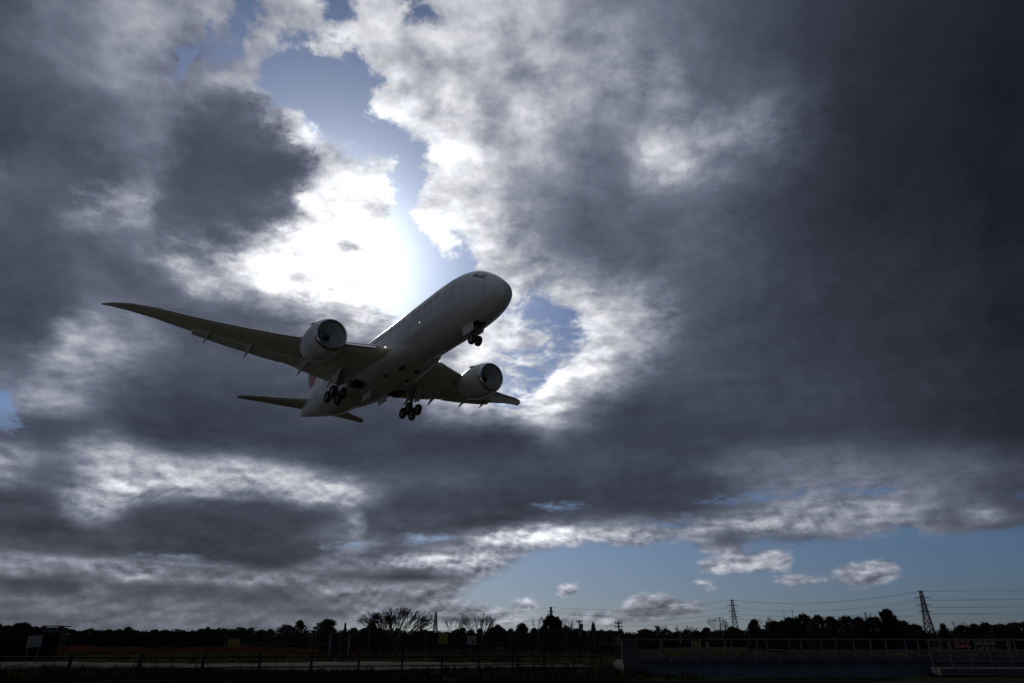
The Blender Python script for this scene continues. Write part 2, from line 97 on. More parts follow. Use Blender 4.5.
    [42,43,44,44,45,45,46,46,47,48,48,49,49,50,50,50,51,51,51,51,51,51,52,52,53,54,54,55,56,56,57,57,57,57,57,57,57,57,57,57,57,57,57,57,57,56,56,56,56,55,55,55,55,55,55,56,56,56,55,55,55,54,54,54,53,53,53,52,52,51,51,51,50,50,50,49,49,48,48,48,47,47,46,46,45,45,44,43,43,42,41,40,40,39,39,38,38,38,37,37,37,36,36,36,35,35,34,33,33,32,32,32,31,31,31,30,30,29,29,29,28,28,28,28,28,27,27,27],
    [43,44,44,45,45,46,47,47,48,48,49,49,50,50,50,51,51,51,51,51,51,52,52,53,53,54,55,55,56,56,57,57,57,57,57,57,57,57,57,57,57,57,57,57,57,56,56,56,55,55,55,55,55,55,55,55,55,55,55,55,55,54,54,54,53,53,52,52,52,51,51,51,50,50,50,49,49,48,48,48,47,47,46,46,46,45,45,44,43,42,41,41,40,39,39,38,38,38,37,37,37,37,36,36,35,35,34,34,33,33,32,32,32,31,31,31,30,30,29,29,29,29,28,28,28,28,27,27],
    [44,44,45,46,46,47,47,48,48,49,49,50,50,50,51,51,51,51,51,51,52,52,53,53,54,55,55,56,56,57,57,57,57,57,57,57,57,57,57,57,57,57,57,57,57,56,56,56,55,55,55,55,55,55,55,55,55,55,55,55,55,54,54,54,53,53,52,52,52,51,51,51,50,50,50,49,49,49,48,48,47,47,47,46,46,45,45,44,43,42,42,41,40,40,39,39,38,38,38,37,37,37,37,36,36,35,35,34,34,33,33,32,32,32,31,31,31,30,30,29,29,29,29,28,28,28,28,28],
    [45,45,46,46,47,47,48,48,49,49,50,50,50,51,51,51,51,51,51,52,52,53,53,54,55,55,56,56,57,57,57,57,57,57,57,57,57,57,57,57,57,57,57,57,56,56,56,56,55,55,55,55,55,55,55,55,55,55,55,55,54,54,54,54,53,53,53,52,52,51,51,51,50,50,50,49,49,49,48,48,48,47,47,46,46,46,45,44,44,43,42,41,41,40,40,39,39,38,38,38,37,37,37,36,36,36,35,35,34,34,33,33,32,32,32,31,31,31,30,30,30,29,29,29,28,28,28,28],
    [45,46,46,47,47,48,48,49,49,50,50,50,51,51,51,51,51,51,52,52,53,53,54,54,55,56,56,57,57,57,57,57,57,57,57,57,57,57,57,57,57,57,57,57,56,56,56,55,55,55,55,55,55,55,55,55,55,55,55,55,54,54,54,53,53,53,53,52,52,52,51,51,51,50,50,49,49,49,48,48,48,47,47,47,46,46,45,45,44,43,43,42,41,40,40,39,39,39,38,38,38,37,37,37,36,36,36,35,35,34,34,33,33,32,32,32,31,31,31,30,30,30,29,29,29,28,28,28],
    [46,47,47,48,48,49,49,49,50,50,50,51,51,51,51,51,51,52,52,53,53,54,54,55,56,56,56,57,57,57,57,57,57,57,57,57,57,57,57,57,57,57,57,56,56,56,56,55,55,55,55,55,55,55,55,55,55,55,55,55,54,54,54,53,53,53,53,52,52,52,51,51,51,50,50,50,49,49,49,48,48,47,47,47,46,46,46,45,45,44,43,42,42,41,40,40,39,39,38,38,38,38,37,37,37,36,36,36,35,35,34,34,33,33,32,32,32,31,31,31,30,30,30,29,29,29,29,28]]
SKY_COVER = [
    [99,99,99,99,99,99,99,99,99,99,99,99,99,99,99,99,99,99,99,99,99,99,99,99,99,99,99,99,99,99,99,98,98,97,97,95,93,90,86,81,74,65,56,45,35,25,18,12,8,5,4,2,1,1,0,0,0,0,0,0,0,0,0,0,0,0,0,0,0,0,0,0,0,0,0,0,0,0,0,0,0,0,0,0,0,0,0,0,0,0,0,0,0,0,0,0,0,0,0,0,0,0,0,0,0,0,0,0,0,0,0,0,0,0,0,0,0,0,0,0,0,0,0,0,0,0,0,0],
    [99,99,99,99,99,99,99,99,99,99,99,99,99,99,99,99,99,99,99,99,99,99,99,99,99,99,99,99,99,99,99,99,99,99,98,98,98,97,96,94,91,88,83,76,67,57,46,35,26,19,13,9,6,3,1,1,1,1,1,1,1,1,0,0,0,0,0,0,0,0,0,0,0,0,0,0,0,0,0,0,0,0,0,0,0,0,0,0,0,0,0,0,0,0,0,0,0,0,0,0,0,0,0,0,0,0,0,0,0,0,0,0,0,0,0,0,0,0,0,0,0,0,0,0,0,0,0,0],
    [99,99,99,99,99,99,99,99,99,99,99,99,99,99,99,99,99,99,99,99,99,99,99,99,99,99,99,99,99,99,99,99,99,99,99,99,99,98,98,98,97,96,94,92,88,83,76,68,58,47,37,28,20,11,8,11,19,27,32,33,31,30,29,23,13,7,9,15,21,27,33,36,39,39,37,34,30,25,20,14,8,3,1,0,0,0,0,0,0,0,0,0,0,0,0,0,0,0,0,0,0,0,0,0,0,0,0,0,0,0,0,0,0,0,0,0,0,0,0,0,0,0,0,0,0,0,0,0],
    [99,99,99,99,99,99,99,99,99,99,99,99,99,99,99,99,99,99,99,99,99,99,99,99,99,99,99,99,99,99,99,99,99,99,99,99,99,99,99,99,99,98,98,97,96,94,92,89,84,78,70,62,52,39,40,56,79,92,95,96,95,96,97,96,78,47,50,68,87,95,97,98,98,98,98,97,96,93,86,75,54,30,14,5,1,0,0,0,0,0,0,0,0,0,0,0,0,0,0,0,0,0,0,0,0,0,0,0,0,0,0,0,0,0,0,0,0,0,0,0,0,0,0,0,0,0,0,0],
    [99,99,99,99,99,99,99,99,99,99,99,99,99,99,99,99,99,99,99,99,99,99,99,99,99,99,99,99,99,99,99,99,99,99,99,99,99,99,99,99,99,99,99,99,98,98,97,97,96,95,93,91,87,79,75,81,95,98,99,99,98,96,82,63,40,24,20,25,34,43,49,53,55,55,58,70,91,99,99,98,93,90,86,58,12,0,0,0,0,0,0,0,0,0,0,0,0,0,0,0,0,0,0,0,0,0,0,0,0,0,0,0,0,0,0,0,0,0,0,0,0,0,0,0,0,0,0,0],
    [99,99,99,99,99,99,99,99,99,99,99,99,99,99,99,99,99,99,99,99,99,99,99,99,99,99,99,99,99,99,99,99,99,99,99,99,99,99,99,99,99,99,99,99,99,99,99,99,99,99,99,99,99,98,96,92,86,81,76,71,61,46,29,32,83,90,69,8,1,1,1,1,1,3,14,45,86,99,99,99,94,83,74,45,9,0,0,0,0,0,0,0,0,0,0,0,0,0,0,0,0,0,0,0,0,0,0,0,0,0,0,0,0,0,0,0,0,0,0,0,0,0,0,0,0,0,0,0],
    [99,99,99,99,99,99,99,99,99,99,99,99,99,99,99,99,99,99,99,99,99,99,99,99,99,99,99,99,99,99,99,99,99,99,99,99,99,99,99,99,99,99,99,99,99,99,99,99,99,99,99,99,99,99,99,99,96,83,62,41,24,13,6,9,39,50,29,3,10,27,8,0,0,1,5,19,43,67,76,71,50,24,8,2,0,0,0,0,0,0,0,0,0,0,0,0,1,2,2,1,0,0,0,0,0,0,0,0,0,0,0,0,0,0,0,0,0,0,0,0,0,0,0,0,0,0,0,0],
    [99,99,99,99,99,99,99,99,99,99,99,99,99,99,99,99,99,99,99,99,99,99,99,99,99,99,99,99,99,99,99,99,99,99,99,99,99,99,99,99,99,99,99,99,99,99,99,99,99,99,99,99,99,99,99,99,97,89,71,47,26,13,5,2,1,0,0,0,44,97,80,5,0,0,0,2,6,12,15,13,8,3,3,27,39,2,0,0,0,1,8,24,34,27,11,10,23,37,41,31,15,4,0,0,0,0,0,0,0,0,0,0,0,0,0,0,0,0,0,0,0,0,0,0,0,0,0,0],
    [99,99,99,99,99,99,99,99,99,99,99,99,99,99,99,99,99,99,99,99,99,99,99,99,99,99,99,99,99,99,99,99,99,99,99,99,99,99,99,99,99,99,99,99,99,99,99,99,99,99,99,99,99,99,99,99,98,95,86,69,46,27,14,7,3,1,0,0,7,52,52,4,0,0,0,0,0,0,1,0,0,0,25,77,40,2,1,1,1,8,49,94,96,92,51,39,76,96,98,95,72,29,5,0,0,0,0,0,0,0,0,0,0,0,0,0,0,0,0,0,0,0,0,0,0,0,0,0],
    [99,99,99,99,99,99,99,99,99,99,99,99,99,99,99,99,99,99,99,99,99,99,99,99,99,99,99,99,99,99,99,99,98,98,98,99,99,99,99,99,99,99,99,99,99,99,99,99,99,99,99,99,99,99,99,99,99,99,98,93,80,60,39,23,12,6,3,1,0,1,1,0,0,0,0,0,0,0,0,0,0,1,6,14,22,28,29,24,16,14,23,26,24,15,11,32,75,98,99,99,89,42,9,1,0,0,0,0,0,0,0,0,0,0,0,0,0,0,0,0,0,0,0,0,0,0,1,1],
    [99,99,99,99,99,99,99,99,99,99,99,99,99,99,99,99,99,99,99,99,98,96,94,92,91,90,91,93,95,95,94,88,80,74,71,71,73,77,85,91,96,98,99,99,99,99,99,99,99,99,99,99,99,99,99,99,99,99,99,99,96,86,68,46,28,16,8,4,1,1,0,0,0,0,0,0,0,0,0,0,1,6,21,49,79,93,94,92,83,82,92,75,14,1,2,8,24,46,59,77,76,15,3,1,0,0,0,0,0,0,0,0,0,0,0,0,0,1,1,1,1,1,1,2,2,3,4,5],
    [99,99,99,99,99,99,99,99,99,99,99,99,99,99,99,99,99,99,99,99,99,98,96,93,86,78,70,65,63,62,62,69,76,82,87,90,91,92,94,96,97,98,99,99,99,99,99,99,99,99,99,99,99,99,99,99,99,99,99,99,98,95,84,65,43,25,14,7,3,1,1,1,1,1,1,1,1,1,1,1,2,6,21,50,85,98,99,99,99,98,99,98,32,4,3,3,4,5,7,8,7,3,2,2,1,1,1,1,1,1,1,1,1,1,2,2,2,3,3,4,5,6,8,10,13,17,22,28],
    [99,99,99,99,99,99,99,99,99,99,99,99,99,99,99,99,99,99,99,99,99,99,99,99,99,99,99,99,98,98,97,97,97,97,97,98,98,99,99,99,99,99,99,98,98,98,98,98,98,99,99,99,99,99,99,99,99,99,99,99,98,97,91,79,59,38,22,11,5,3,3,3,3,4,4,4,4,4,5,5,5,6,9,19,36,57,70,72,66,68,79,60,19,11,12,12,11,10,10,9,8,7,6,5,4,4,4,4,4,4,4,4,5,6,7,9,10,13,16,21,26,31,39,46,54,62,70,77],
    [99,99,99,99,99,99,99,99,99,99,99,99,99,99,99,99,99,99,99,99,99,99,99,99,99,99,99,99,99,99,99,99,99,99,99,99,99,99,99,99,97,93,86,77,69,64,63,66,71,79,88,95,98,98,99,99,99,99,99,99,99,98,96,91,79,63,46,31,21,16,15,14,14,14,14,16,17,17,16,16,16,17,23,46,76,87,87,72,42,32,33,32,31,33,35,36,34,32,29,25,20,15,12,11,14,20,25,29,28,26,22,20,22,27,32,38,44,51,58,64,71,76,81,85,88,91,93,94],
    [99,99,99,99,99,99,99,99,99,99,99,99,99,99,99,99,99,99,99,99,99,99,99,99,99,99,99,99,99,99,99,99,99,99,99,99,99,99,99,99,98,94,87,76,64,56,51,49,52,58,68,74,73,70,71,75,79,84,90,95,98,99,98,97,94,91,86,80,72,65,59,52,47,47,55,68,74,72,61,48,42,43,49,68,86,91,87,75,61,59,61,63,65,67,69,70,67,64,58,50,41,33,31,38,54,72,85,89,89,83,74,63,64,69,74,79,82,86,88,91,92,94,95,95,95,94,90,85],
    [99,99,99,99,99,99,99,99,99,99,99,99,99,99,99,99,99,99,99,99,99,99,99,99,99,99,99,99,99,99,99,99,99,99,99,99,99,99,99,99,99,99,99,98,97,96,94,93,94,94,92,84,69,55,48,47,51,62,78,91,97,99,99,99,99,99,99,99,99,98,96,90,83,83,93,99,99,99,95,81,73,72,74,76,79,82,84,86,88,90,91,92,93,93,93,93,92,90,87,84,79,75,75,81,92,99,99,99,99,99,97,91,90,91,93,94,95,95,95,94,93,90,85,79,74,70,69,72],
    [99,99,99,99,99,99,99,99,99,99,99,99,99,99,99,99,99,99,99,99,99,99,99,99,99,99,99,99,99,99,99,99,99,99,99,99,99,99,99,99,99,99,99,99,99,99,99,99,99,99,99,98,95,92,88,87,88,92,95,98,99,99,99,99,99,99,99,99,99,99,99,97,94,93,94,96,96,95,92,88,84,81,81,84,89,94,97,98,99,99,99,99,99,99,99,99,99,99,98,98,98,97,97,97,98,99,99,99,99,99,98,96,95,94,93,91,87,83,77,73,70,69,71,76,83,90,95,98],
    [99,99,99,99,99,99,99,99,99,99,99,99,99,99,99,99,99,99,99,99,99,99,99,99,99,99,99,99,99,99,99,99,99,99,99,99,99,99,99,99,99,99,99,99,99,99,99,99,99,99,99,99,99,99,99,99,99,99,99,99,99,99,99,99,99,99,99,99,99,98,97,97,96,94,89,82,76,72,69,65,61,61,67,78,90,98,99,99,99,99,99,99,99,99,99,99,99,99,99,99,99,99,99,99,99,99,98,98,96,92,85,80,79,74,71,69,69,71,76,82,88,93,97,99,99,99,99,99],
    [99,99,99,99,99,99,99,99,99,99,99,99,99,99,99,99,99,99,99,99,99,99,99,99,99,99,99,99,99,99,99,99,99,99,99,99,99,99,99,99,99,99,99,99,99,99,99,99,99,99,99,99,99,99,99,99,99,99,99,99,99,99,99,99,99,99,99,99,98,97,97,97,96,93,84,75,69,66,66,65,65,67,74,84,93,98,99,99,99,99,99,99,99,99,99,99,99,99,99,99,99,98,97,94,91,89,87,83,76,71,68,70,73,78,83,89,93,97,98,99,99,99,99,99,99,99,99,99],
    [99,99,99,99,99,99,99,99,99,99,99,99,99,99,99,99,99,99,99,99,99,99,99,99,99,99,99,99,99,99,99,99,99,99,99,99,99,99,99,99,99,99,99,99,99,99,99,99,99,99,99,99,99,99,99,99,99,99,99,99,99,99,99,99,98,95,90,85,81,79,80,85,90,95,97,96,96,96,96,95,94,92,92,93,92,91,90,90,89,89,89,90,91,93,95,95,96,95,93,90,84,78,71,67,68,73,81,86,90,94,96,97,97,98,99,99,99,99,99,99,99,99,99,99,99,99,99,99],
    [99,99,99,99,99,99,99,99,99,99,99,99,99,99,99,99,99,99,99,99,99,99,99,99,99,99,99,99,99,99,99,99,99,99,99,99,99,99,99,99,99,99,99,99,99,99,99,99,99,99,99,99,99,99,99,99,99,99,99,99,99,99,99,98,95,87,75,65,60,60,63,72,83,93,98,99,99,99,99,98,96,92,86,77,67,58,50,47,46,46,47,49,52,55,58,59,59,57,55,52,51,53,59,71,83,93,98,99,99,99,99,99,99,99,99,99,99,99,99,99,99,99,99,99,99,99,99,99],
    [89,95,98,99,99,99,99,99,99,99,99,99,99,99,99,99,99,99,99,99,99,99,99,99,99,99,99,99,99,99,99,99,99,99,99,99,99,99,99,99,99,99,99,99,99,99,99,99,99,99,99,99,99,99,99,99,99,99,99,99,99,99,99,99,99,99,99,99,99,99,99,99,99,99,99,99,99,99,99,98,98,97,95,92,89,86,84,81,79,77,75,73,71,70,69,70,73,77,81,87,91,95,98,99,99,99,99,99,99,99,99,99,99,99,99,99,99,99,99,99,99,99,99,99,99,99,99,99],
    [64,65,67,71,79,87,93,97,98,99,99,99,99,99,99,99,99,99,99,99,99,99,99,99,99,99,99,99,99,99,99,99,99,99,99,99,99,99,99,99,99,99,99,99,99,99,99,99,99,99,99,99,99,99,99,99,99,99,99,99,99,99,99,99,99,99,99,99,99,99,99,99,99,99,99,99,99,99,99,99,99,99,99,99,99,99,99,99,99,99,99,99,99,99,99,99,99,99,99,99,99,99,99,99,99,99,99,99,99,99,99,99,99,99,99,99,99,99,99,99,99,99,99,99,99,99,99,99],
    [18,25,37,50,60,64,65,66,69,74,82,88,94,97,98,99,99,99,99,99,99,99,99,99,99,99,99,99,99,99,99,99,99,99,99,99,99,99,99,99,99,99,99,99,99,99,99,99,99,99,99,99,99,99,99,99,99,99,99,99,99,99,99,99,99,99,99,99,99,99,99,99,99,99,99,99,99,99,99,99,99,99,99,99,99,99,99,99,99,99,99,99,99,99,99,99,99,99,99,99,99,99,99,99,99,99,99,99,99,99,99,99,99,99,99,99,99,99,99,99,99,99,99,99,99,99,99,99],
    [35,23,16,14,15,19,27,38,49,58,63,65,65,66,55,82,99,99,99,99,99,99,99,99,99,99,99,99,99,99,99,99,99,99,99,99,99,99,99,99,99,99,99,99,99,99,99,99,99,99,99,99,99,99,99,99,99,99,99,99,99,99,99,99,99,99,99,99,99,99,99,99,99,99,99,99,99,99,99,99,99,99,99,99,99,99,99,99,99,99,99,99,99,99,99,99,99,99,99,99,99,99,99,99,99,99,99,99,99,99,99,99,99,99,99,99,99,99,99,99,99,99,99,99,99,99,99,99],
    [95,87,74,57,41,28,19,15,14,15,19,25,34,44,51,94,99,99,99,99,99,99,99,99,99,99,99,99,99,99,99,99,99,99,99,99,99,99,99,99,99,99,99,99,99,99,99,99,99,99,99,99,99,99,99,99,99,99,99,99,99,99,99,99,99,99,99,99,99,99,99,99,99,99,99,99,99,99,99,99,99,99,99,99,99,99,99,99,99,99,99,99,99,99,99,99,99,99,99,99,99,99,99,99,99,99,99,99,99,99,99,99,99,99,99,99,99,99,99,99,99,99,99,99,99,99,99,99],
    [99,99,99,98,95,89,79,66,51,37,26,19,15,14,33,97,99,99,99,99,99,99,99,99,99,99,99,99,99,99,99,99,99,99,99,99,99,99,99,99,99,99,99,99,99,99,99,99,99,99,99,99,99,99,99,99,99,99,99,99,99,99,99,99,99,99,99,99,99,99,99,99,99,99,99,99,99,99,99,99,99,99,99,99,99,99,99,99,99,99,99,99,99,99,99,99,99,99,99,99,99,99,99,99,99,99,99,99,99,99,99,99,99,99,99,99,99,99,99,99,99,99,99,99,99,99,99,99],
    [99,99,99,99,99,99,99,98,97,93,86,76,63,45,74,99,99,99,99,99,99,99,99,99,99,99,99,99,99,99,99,99,99,99,99,99,99,99,99,99,99,99,99,99,99,99,99,99,99,99,99,99,99,99,99,99,99,99,99,99,99,99,98,98,97,97,97,98,98,99,99,99,99,99,99,99,99,99,99,99,99,99,99,99,99,99,99,99,99,99,99,99,99,99,99,99,99,99,99,99,99,99,99,99,99,99,99,99,99,99,99,99,99,99,99,99,99,99,99,99,99,99,99,99,99,99,99,99],
    [99,99,99,99,99,99,99,99,99,99,99,99,98,96,98,99,99,99,99,99,99,99,99,99,99,99,99,99,99,99,99,99,99,99,99,99,99,99,99,99,99,99,99,99,99,99,99,99,99,99,99,99,99,99,99,99,99,99,99,99,99,98,97,95,93,92,93,95,97,98,99,99,99,99,99,99,99,99,99,99,99,99,99,99,99,99,99,99,99,99,99,99,99,99,99,99,99,99,99,99,99,99,99,99,99,99,99,99,99,99,99,99,99,99,99,99,99,99,99,99,99,99,99,99,99,99,99,99],
    [99,99,99,99,99,99,99,99,99,99,99,99,99,99,99,99,99,99,99,99,99,99,99,99,99,99,99,99,99,99,99,99,99,99,99,99,99,99,99,99,99,99,99,99,99,99,99,99,99,99,99,99,99,99,99,99,99,99,99,99,98,94,88,84,82,83,85,89,93,97,98,99,99,99,99,99,99,99,99,99,99,99,99,99,99,99,99,99,99,99,99,99,99,99,99,99,99,99,99,99,99,99,99,99,99,99,99,99,99,99,99,99,99,99,99,99,99,99,99,99,99,99,99,99,99,99,99,99],
    [99,99,99,99,99,99,99,99,99,99,99,99,99,99,99,99,99,99,99,99,99,99,99,99,99,99,99,99,99,99,99,99,99,99,99,99,99,99,99,99,99,99,99,99,99,99,99,99,99,99,99,99,99,99,99,99,99,99,99,98,91,77,65,60,62,67,73,80,87,94,97,99,99,99,99,99,99,99,99,99,99,99,99,99,99,99,99,99,99,99,99,99,99,99,99,99,99,99,99,99,99,99,99,99,99,99,99,99,99,99,99,99,99,99,99,99,99,99,99,99,99,99,99,99,99,99,99,99],
    [99,99,99,99,99,99,99,99,99,99,99,99,99,99,99,99,99,99,99,99,99,99,99,99,99,99,99,99,99,99,99,99,99,99,99,99,99,99,99,99,99,99,99,99,99,99,99,99,99,99,99,99,99,99,99,99,99,99,99,95,81,61,50,47,48,54,62,71,80,90,96,98,99,99,99,99,99,99,99,99,99,99,99,99,99,99,99,99,99,99,99,99,99,99,99,99,99,99,99,99,99,99,99,99,99,99,99,99,99,99,99,99,99,99,99,99,99,99,99,99,99,99,99,99,99,99,99,99],
    [99,99,99,99,99,99,99,99,99,99,99,99,99,99,99,99,99,99,99,99,99,99,99,99,99,99,99,99,99,99,99,99,99,99,99,99,99,99,99,99,99,99,99,99,99,99,99,99,99,99,99,99,99,99,99,99,99,99,99,95,81,61,49,46,47,51,56,63,74,86,94,98,99,99,99,99,99,99,99,99,99,99,99,99,99,99,99,99,99,99,99,99,99,99,99,99,99,99,99,99,99,99,99,99,99,99,99,99,99,99,99,99,99,99,99,99,99,99,99,99,99,99,99,99,99,99,99,99],
    [99,99,99,99,99,99,99,99,99,99,99,99,99,99,99,99,99,99,99,99,99,99,99,99,99,99,99,99,99,99,99,99,99,99,99,99,99,99,99,99,99,99,99,99,99,99,99,99,99,99,99,99,99,99,99,99,99,99,99,97,89,73,59,52,51,53,52,53,69,83,93,97,99,99,99,99,99,99,99,99,99,99,99,99,99,99,99,99,99,99,99,99,99,99,99,99,99,99,99,99,99,99,99,99,99,99,99,99,99,99,99,99,99,99,99,99,99,99,99,99,99,99,99,99,99,99,99,99],
    [99,99,99,99,99,99,99,99,99,99,99,99,99,99,99,99,99,99,99,99,99,99,99,99,99,99,99,99,99,99,99,99,99,99,99,99,99,99,99,99,99,99,99,99,99,99,99,99,99,99,99,99,99,99,99,99,99,99,99,98,93,84,72,62,57,55,49,46,62,77,85,91,95,98,99,99,99,99,99,99,99,99,99,99,99,99,99,99,99,99,99,99,99,99,99,99,99,99,99,99,99,99,99,99,99,99,99,99,99,99,99,99,99,99,99,99,99,99,99,99,99,99,99,99,99,99,99,99],
    [99,99,99,99,99,99,99,99,99,99,99,99,99,99,99,99,99,99,99,99,99,99,99,99,99,99,99,99,99,99,99,99,99,99,99,99,99,99,99,99,99,99,99,99,99,99,99,99,99,98,98,98,99,99,99,99,99,99,99,98,96,91,83,75,69,65,60,52,48,43,41,45,58,79,94,98,99,99,99,99,99,99,99,99,99,99,99,99,99,99,99,99,99,99,99,99,99,99,99,99,99,99,99,99,99,99,99,99,99,99,99,99,99,99,99,99,99,99,99,99,99,99,99,99,99,99,99,99],
    [99,99,99,99,99,99,99,99,99,99,99,99,99,99,99,99,99,99,99,99,99,99,99,99,99,99,99,99,99,99,99,99,99,99,99,99,99,99,99,99,99,99,99,99,99,98,93,81,60,36,27,42,67,86,95,98,99,99,97,87,69,55,50,49,50,49,49,49,43,40,46,68,90,98,99,99,99,99,99,99,99,99,99,99,99,99,99,99,99,99,99,99,99,99,99,99,99,99,99,99,99,99,99,99,99,99,99,99,99,99,99,99,99,99,99,99,99,99,99,99,99,99,99,99,99,99,99,99],
    [99,99,99,99,99,99,99,99,99,99,99,99,99,99,99,99,99,99,99,99,99,99,99,99,99,99,99,99,99,99,99,99,99,99,99,99,99,99,99,99,99,99,99,99,93,62,20,4,1,0,0,0,1,6,19,40,63,81,92,97,98,96,89,69,41,27,27,33,53,81,96,99,99,99,99,99,99,99,99,99,99,99,99,99,99,99,99,99,99,99,99,99,99,99,99,99,99,99,99,99,99,99,99,99,99,99,99,99,99,99,99,99,99,99,99,99,99,99,99,99,99,99,99,99,99,99,99,99],
    [99,99,99,99,99,99,99,99,99,99,99,99,99,99,99,99,99,99,99,99,99,99,99,99,99,99,99,99,99,99,99,99,99,99,99,99,99,99,99,99,99,99,99,98,87,45,7,0,0,0,0,0,0,0,0,0,1,3,11,26,46,68,87,95,95,91,91,93,97,99,99,99,99,99,99,99,99,99,99,99,99,99,99,99,99,99,99,99,99,99,99,99,99,99,99,99,99,99,99,99,99,99,99,99,99,99,99,99,99,99,99,99,99,99,99,99,99,99,99,99,99,99,99,99,99,99,99,99],
    [99,99,99,99,99,99,99,99,99,99,99,99,99,99,99,99,99,99,99,99,99,99,99,99,99,99,99,99,99,99,99,99,99,99,99,99,99,99,99,99,99,99,99,99,90,53,13,1,0,0,0,0,0,1,6,11,10,10,21,44,65,80,91,97,99,99,99,99,99,99,99,99,99,99,99,99,99,99,99,99,99,99,99,99,99,99,99,99,99,99,99,99,99,99,99,99,99,99,99,99,99,99,99,99,99,99,99,99,99,99,99,99,99,99,99,99,99,99,99,99,99,99,99,99,99,99,99,99],
    [99,99,99,99,99,99,99,99,99,99,99,99,99,99,99,99,99,99,99,99,99,99,99,99,99,99,99,99,99,99,99,99,99,99,99,99,99,99,99,99,99,99,99,99,98,89,53,14,1,0,0,1,13,47,76,60,29,22,39,77,97,99,99,99,99,99,99,99,99,99,99,99,99,99,99,99,99,99,99,99,99,99,99,99,99,99,99,99,99,99,99,99,99,99,99,99,99,99,99,99,99,99,99,99,99,99,99,99,99,99,99,99,99,99,99,99,99,99,99,99,99,99,99,99,99,99,99,99],
    [99,99,99,99,99,99,99,99,99,99,99,99,99,99,99,99,99,99,99,99,99,99,99,99,99,99,99,99,99,99,99,99,99,99,99,99,99,99,99,99,99,99,99,99,99,99,92,64,23,3,0,7,38,80,96,91,77,72,83,95,99,99,99,99,99,99,99,99,99,99,99,99,99,99,99,99,99,99,99,99,99,99,99,99,99,99,99,99,99,99,99,99,99,99,99,99,99,99,99,99,99,99,99,99,99,99,99,99,99,99,99,99,99,99,99,99,99,99,99,99,99,99,99,99,99,99,99,99],
    [99,99,99,99,99,99,99,99,99,99,99,99,99,99,99,99,99,99,99,99,99,99,99,99,99,99,99,99,99,99,99,99,99,99,99,99,99,99,99,99,99,99,99,99,99,99,99,92,60,17,2,7,38,80,97,99,99,99,99,99,99,99,99,99,99,99,99,99,99,99,99,99,99,99,99,99,99,99,99,99,99,99,99,99,99,99,99,99,99,99,99,99,99,99,99,99,99,99,99,99,99,99,99,99,99,99,99,99,99,99,99,99,99,99,99,99,99,99,99,99,99,99,99,99,99,99,99,99],
    [99,99,99,99,99,99,99,99,99,99,99,99,99,99,99,99,99,99,99,99,99,99,99,99,99,99,99,99,99,99,99,99,99,99,99,98,98,96,93,88,83,81,81,83,87,90,89,73,41,12,3,13,48,84,97,99,99,99,99,99,99,99,99,99,99,99,99,99,99,99,99,99,99,99,99,99,99,99,99,99,99,99,99,99,99,99,99,99,99,99,99,99,99,99,99,99,99,99,99,99,99,99,99,99,99,99,99,99,99,99,99,99,99,99,99,99,99,99,99,99,99,99,99,99,99,99,99,99],
    [99,99,99,99,99,99,99,99,99,99,99,99,99,99,99,99,99,99,99,99,99,99,99,99,99,99,99,99,99,99,99,99,98,96,90,79,64,49,36,28,20,15,15,15,15,12,7,3,2,6,27,65,91,98,99,99,99,99,99,99,99,99,99,99,99,99,99,99,99,99,99,99,99,99,99,99,99,99,99,99,99,99,99,99,99,99,99,99,99,99,99,99,99,99,99,99,99,99,99,99,99,99,99,99,99,99,99,99,99,99,99,99,99,99,99,99,99,99,99,99,99,99,99,99,99,99,99,99],
    [99,99,99,99,99,99,99,99,99,99,99,99,99,99,99,99,99,99,99,97,98,99,99,99,99,99,99,99,99,99,99,99,98,92,69,31,7,1,0,0,0,0,0,0,1,5,16,35,59,80,92,98,99,99,99,99,99,99,99,99,99,99,99,99,99,99,99,99,99,99,99,99,99,99,99,99,99,99,99,99,99,99,99,99,99,99,99,99,99,99,99,99,99,99,99,99,99,99,99,99,99,99,99,99,99,99,99,99,99,99,99,99,99,99,99,99,99,99,99,99,99,99,99,99,99,99,99,99],
    [99,99,99,99,99,99,99,99,99,99,99,99,99,99,99,99,99,97,85,35,53,97,99,99,99,99,99,98,86,56,25,12,7,4,1,0,0,0,0,0,0,0,1,18,57,81,91,96,98,99,99,99,99,99,99,99,99,99,99,99,99,99,99,99,99,99,99,99,99,99,99,99,99,99,99,99,99,99,99,99,99,99,99,99,99,99,99,99,99,99,99,99,99,99,99,99,99,99,99,99,99,99,99,99,99,99,99,99,99,99,99,99,99,99,99,99,99,99,99,99,99,99,99,99,99,99,99,99],
    [99,99,99,99,99,99,99,99,99,99,99,99,99,99,99,99,99,99,99,94,68,36,28,51,85,98,99,84,31,2,0,0,0,0,0,0,0,0,0,0,0,0,2,25,72,94,88,79,82,93,98,99,99,99,99,99,99,99,99,99,99,99,99,99,99,99,99,99,99,99,99,99,99,99,99,99,99,99,99,99,99,99,99,99,99,99,99,99,99,99,99,99,99,99,99,99,99,99,99,99,99,99,99,99,99,99,99,99,99,99,99,99,99,99,99,99,99,99,99,99,99,99,99,99,99,99,99,99],
    [99,99,99,99,99,99,99,99,99,99,99,99,99,99,99,99,99,99,99,99,99,97,80,50,37,54,83,95,70,25,7,3,1,0,1,1,3,4,6,7,5,3,2,2,6,38,80,87,85,92,98,99,99,99,99,99,99,99,99,99,99,99,99,99,99,99,99,99,99,99,99,99,99,99,99,99,99,99,99,99,99,99,99,99,99,99,99,99,99,99,99,99,99,99,99,99,99,99,99,99,99,99,99,99,99,99,99,99,99,99,99,99,99,99,99,99,99,99,99,99,99,99,99,99,99,99,99,99],
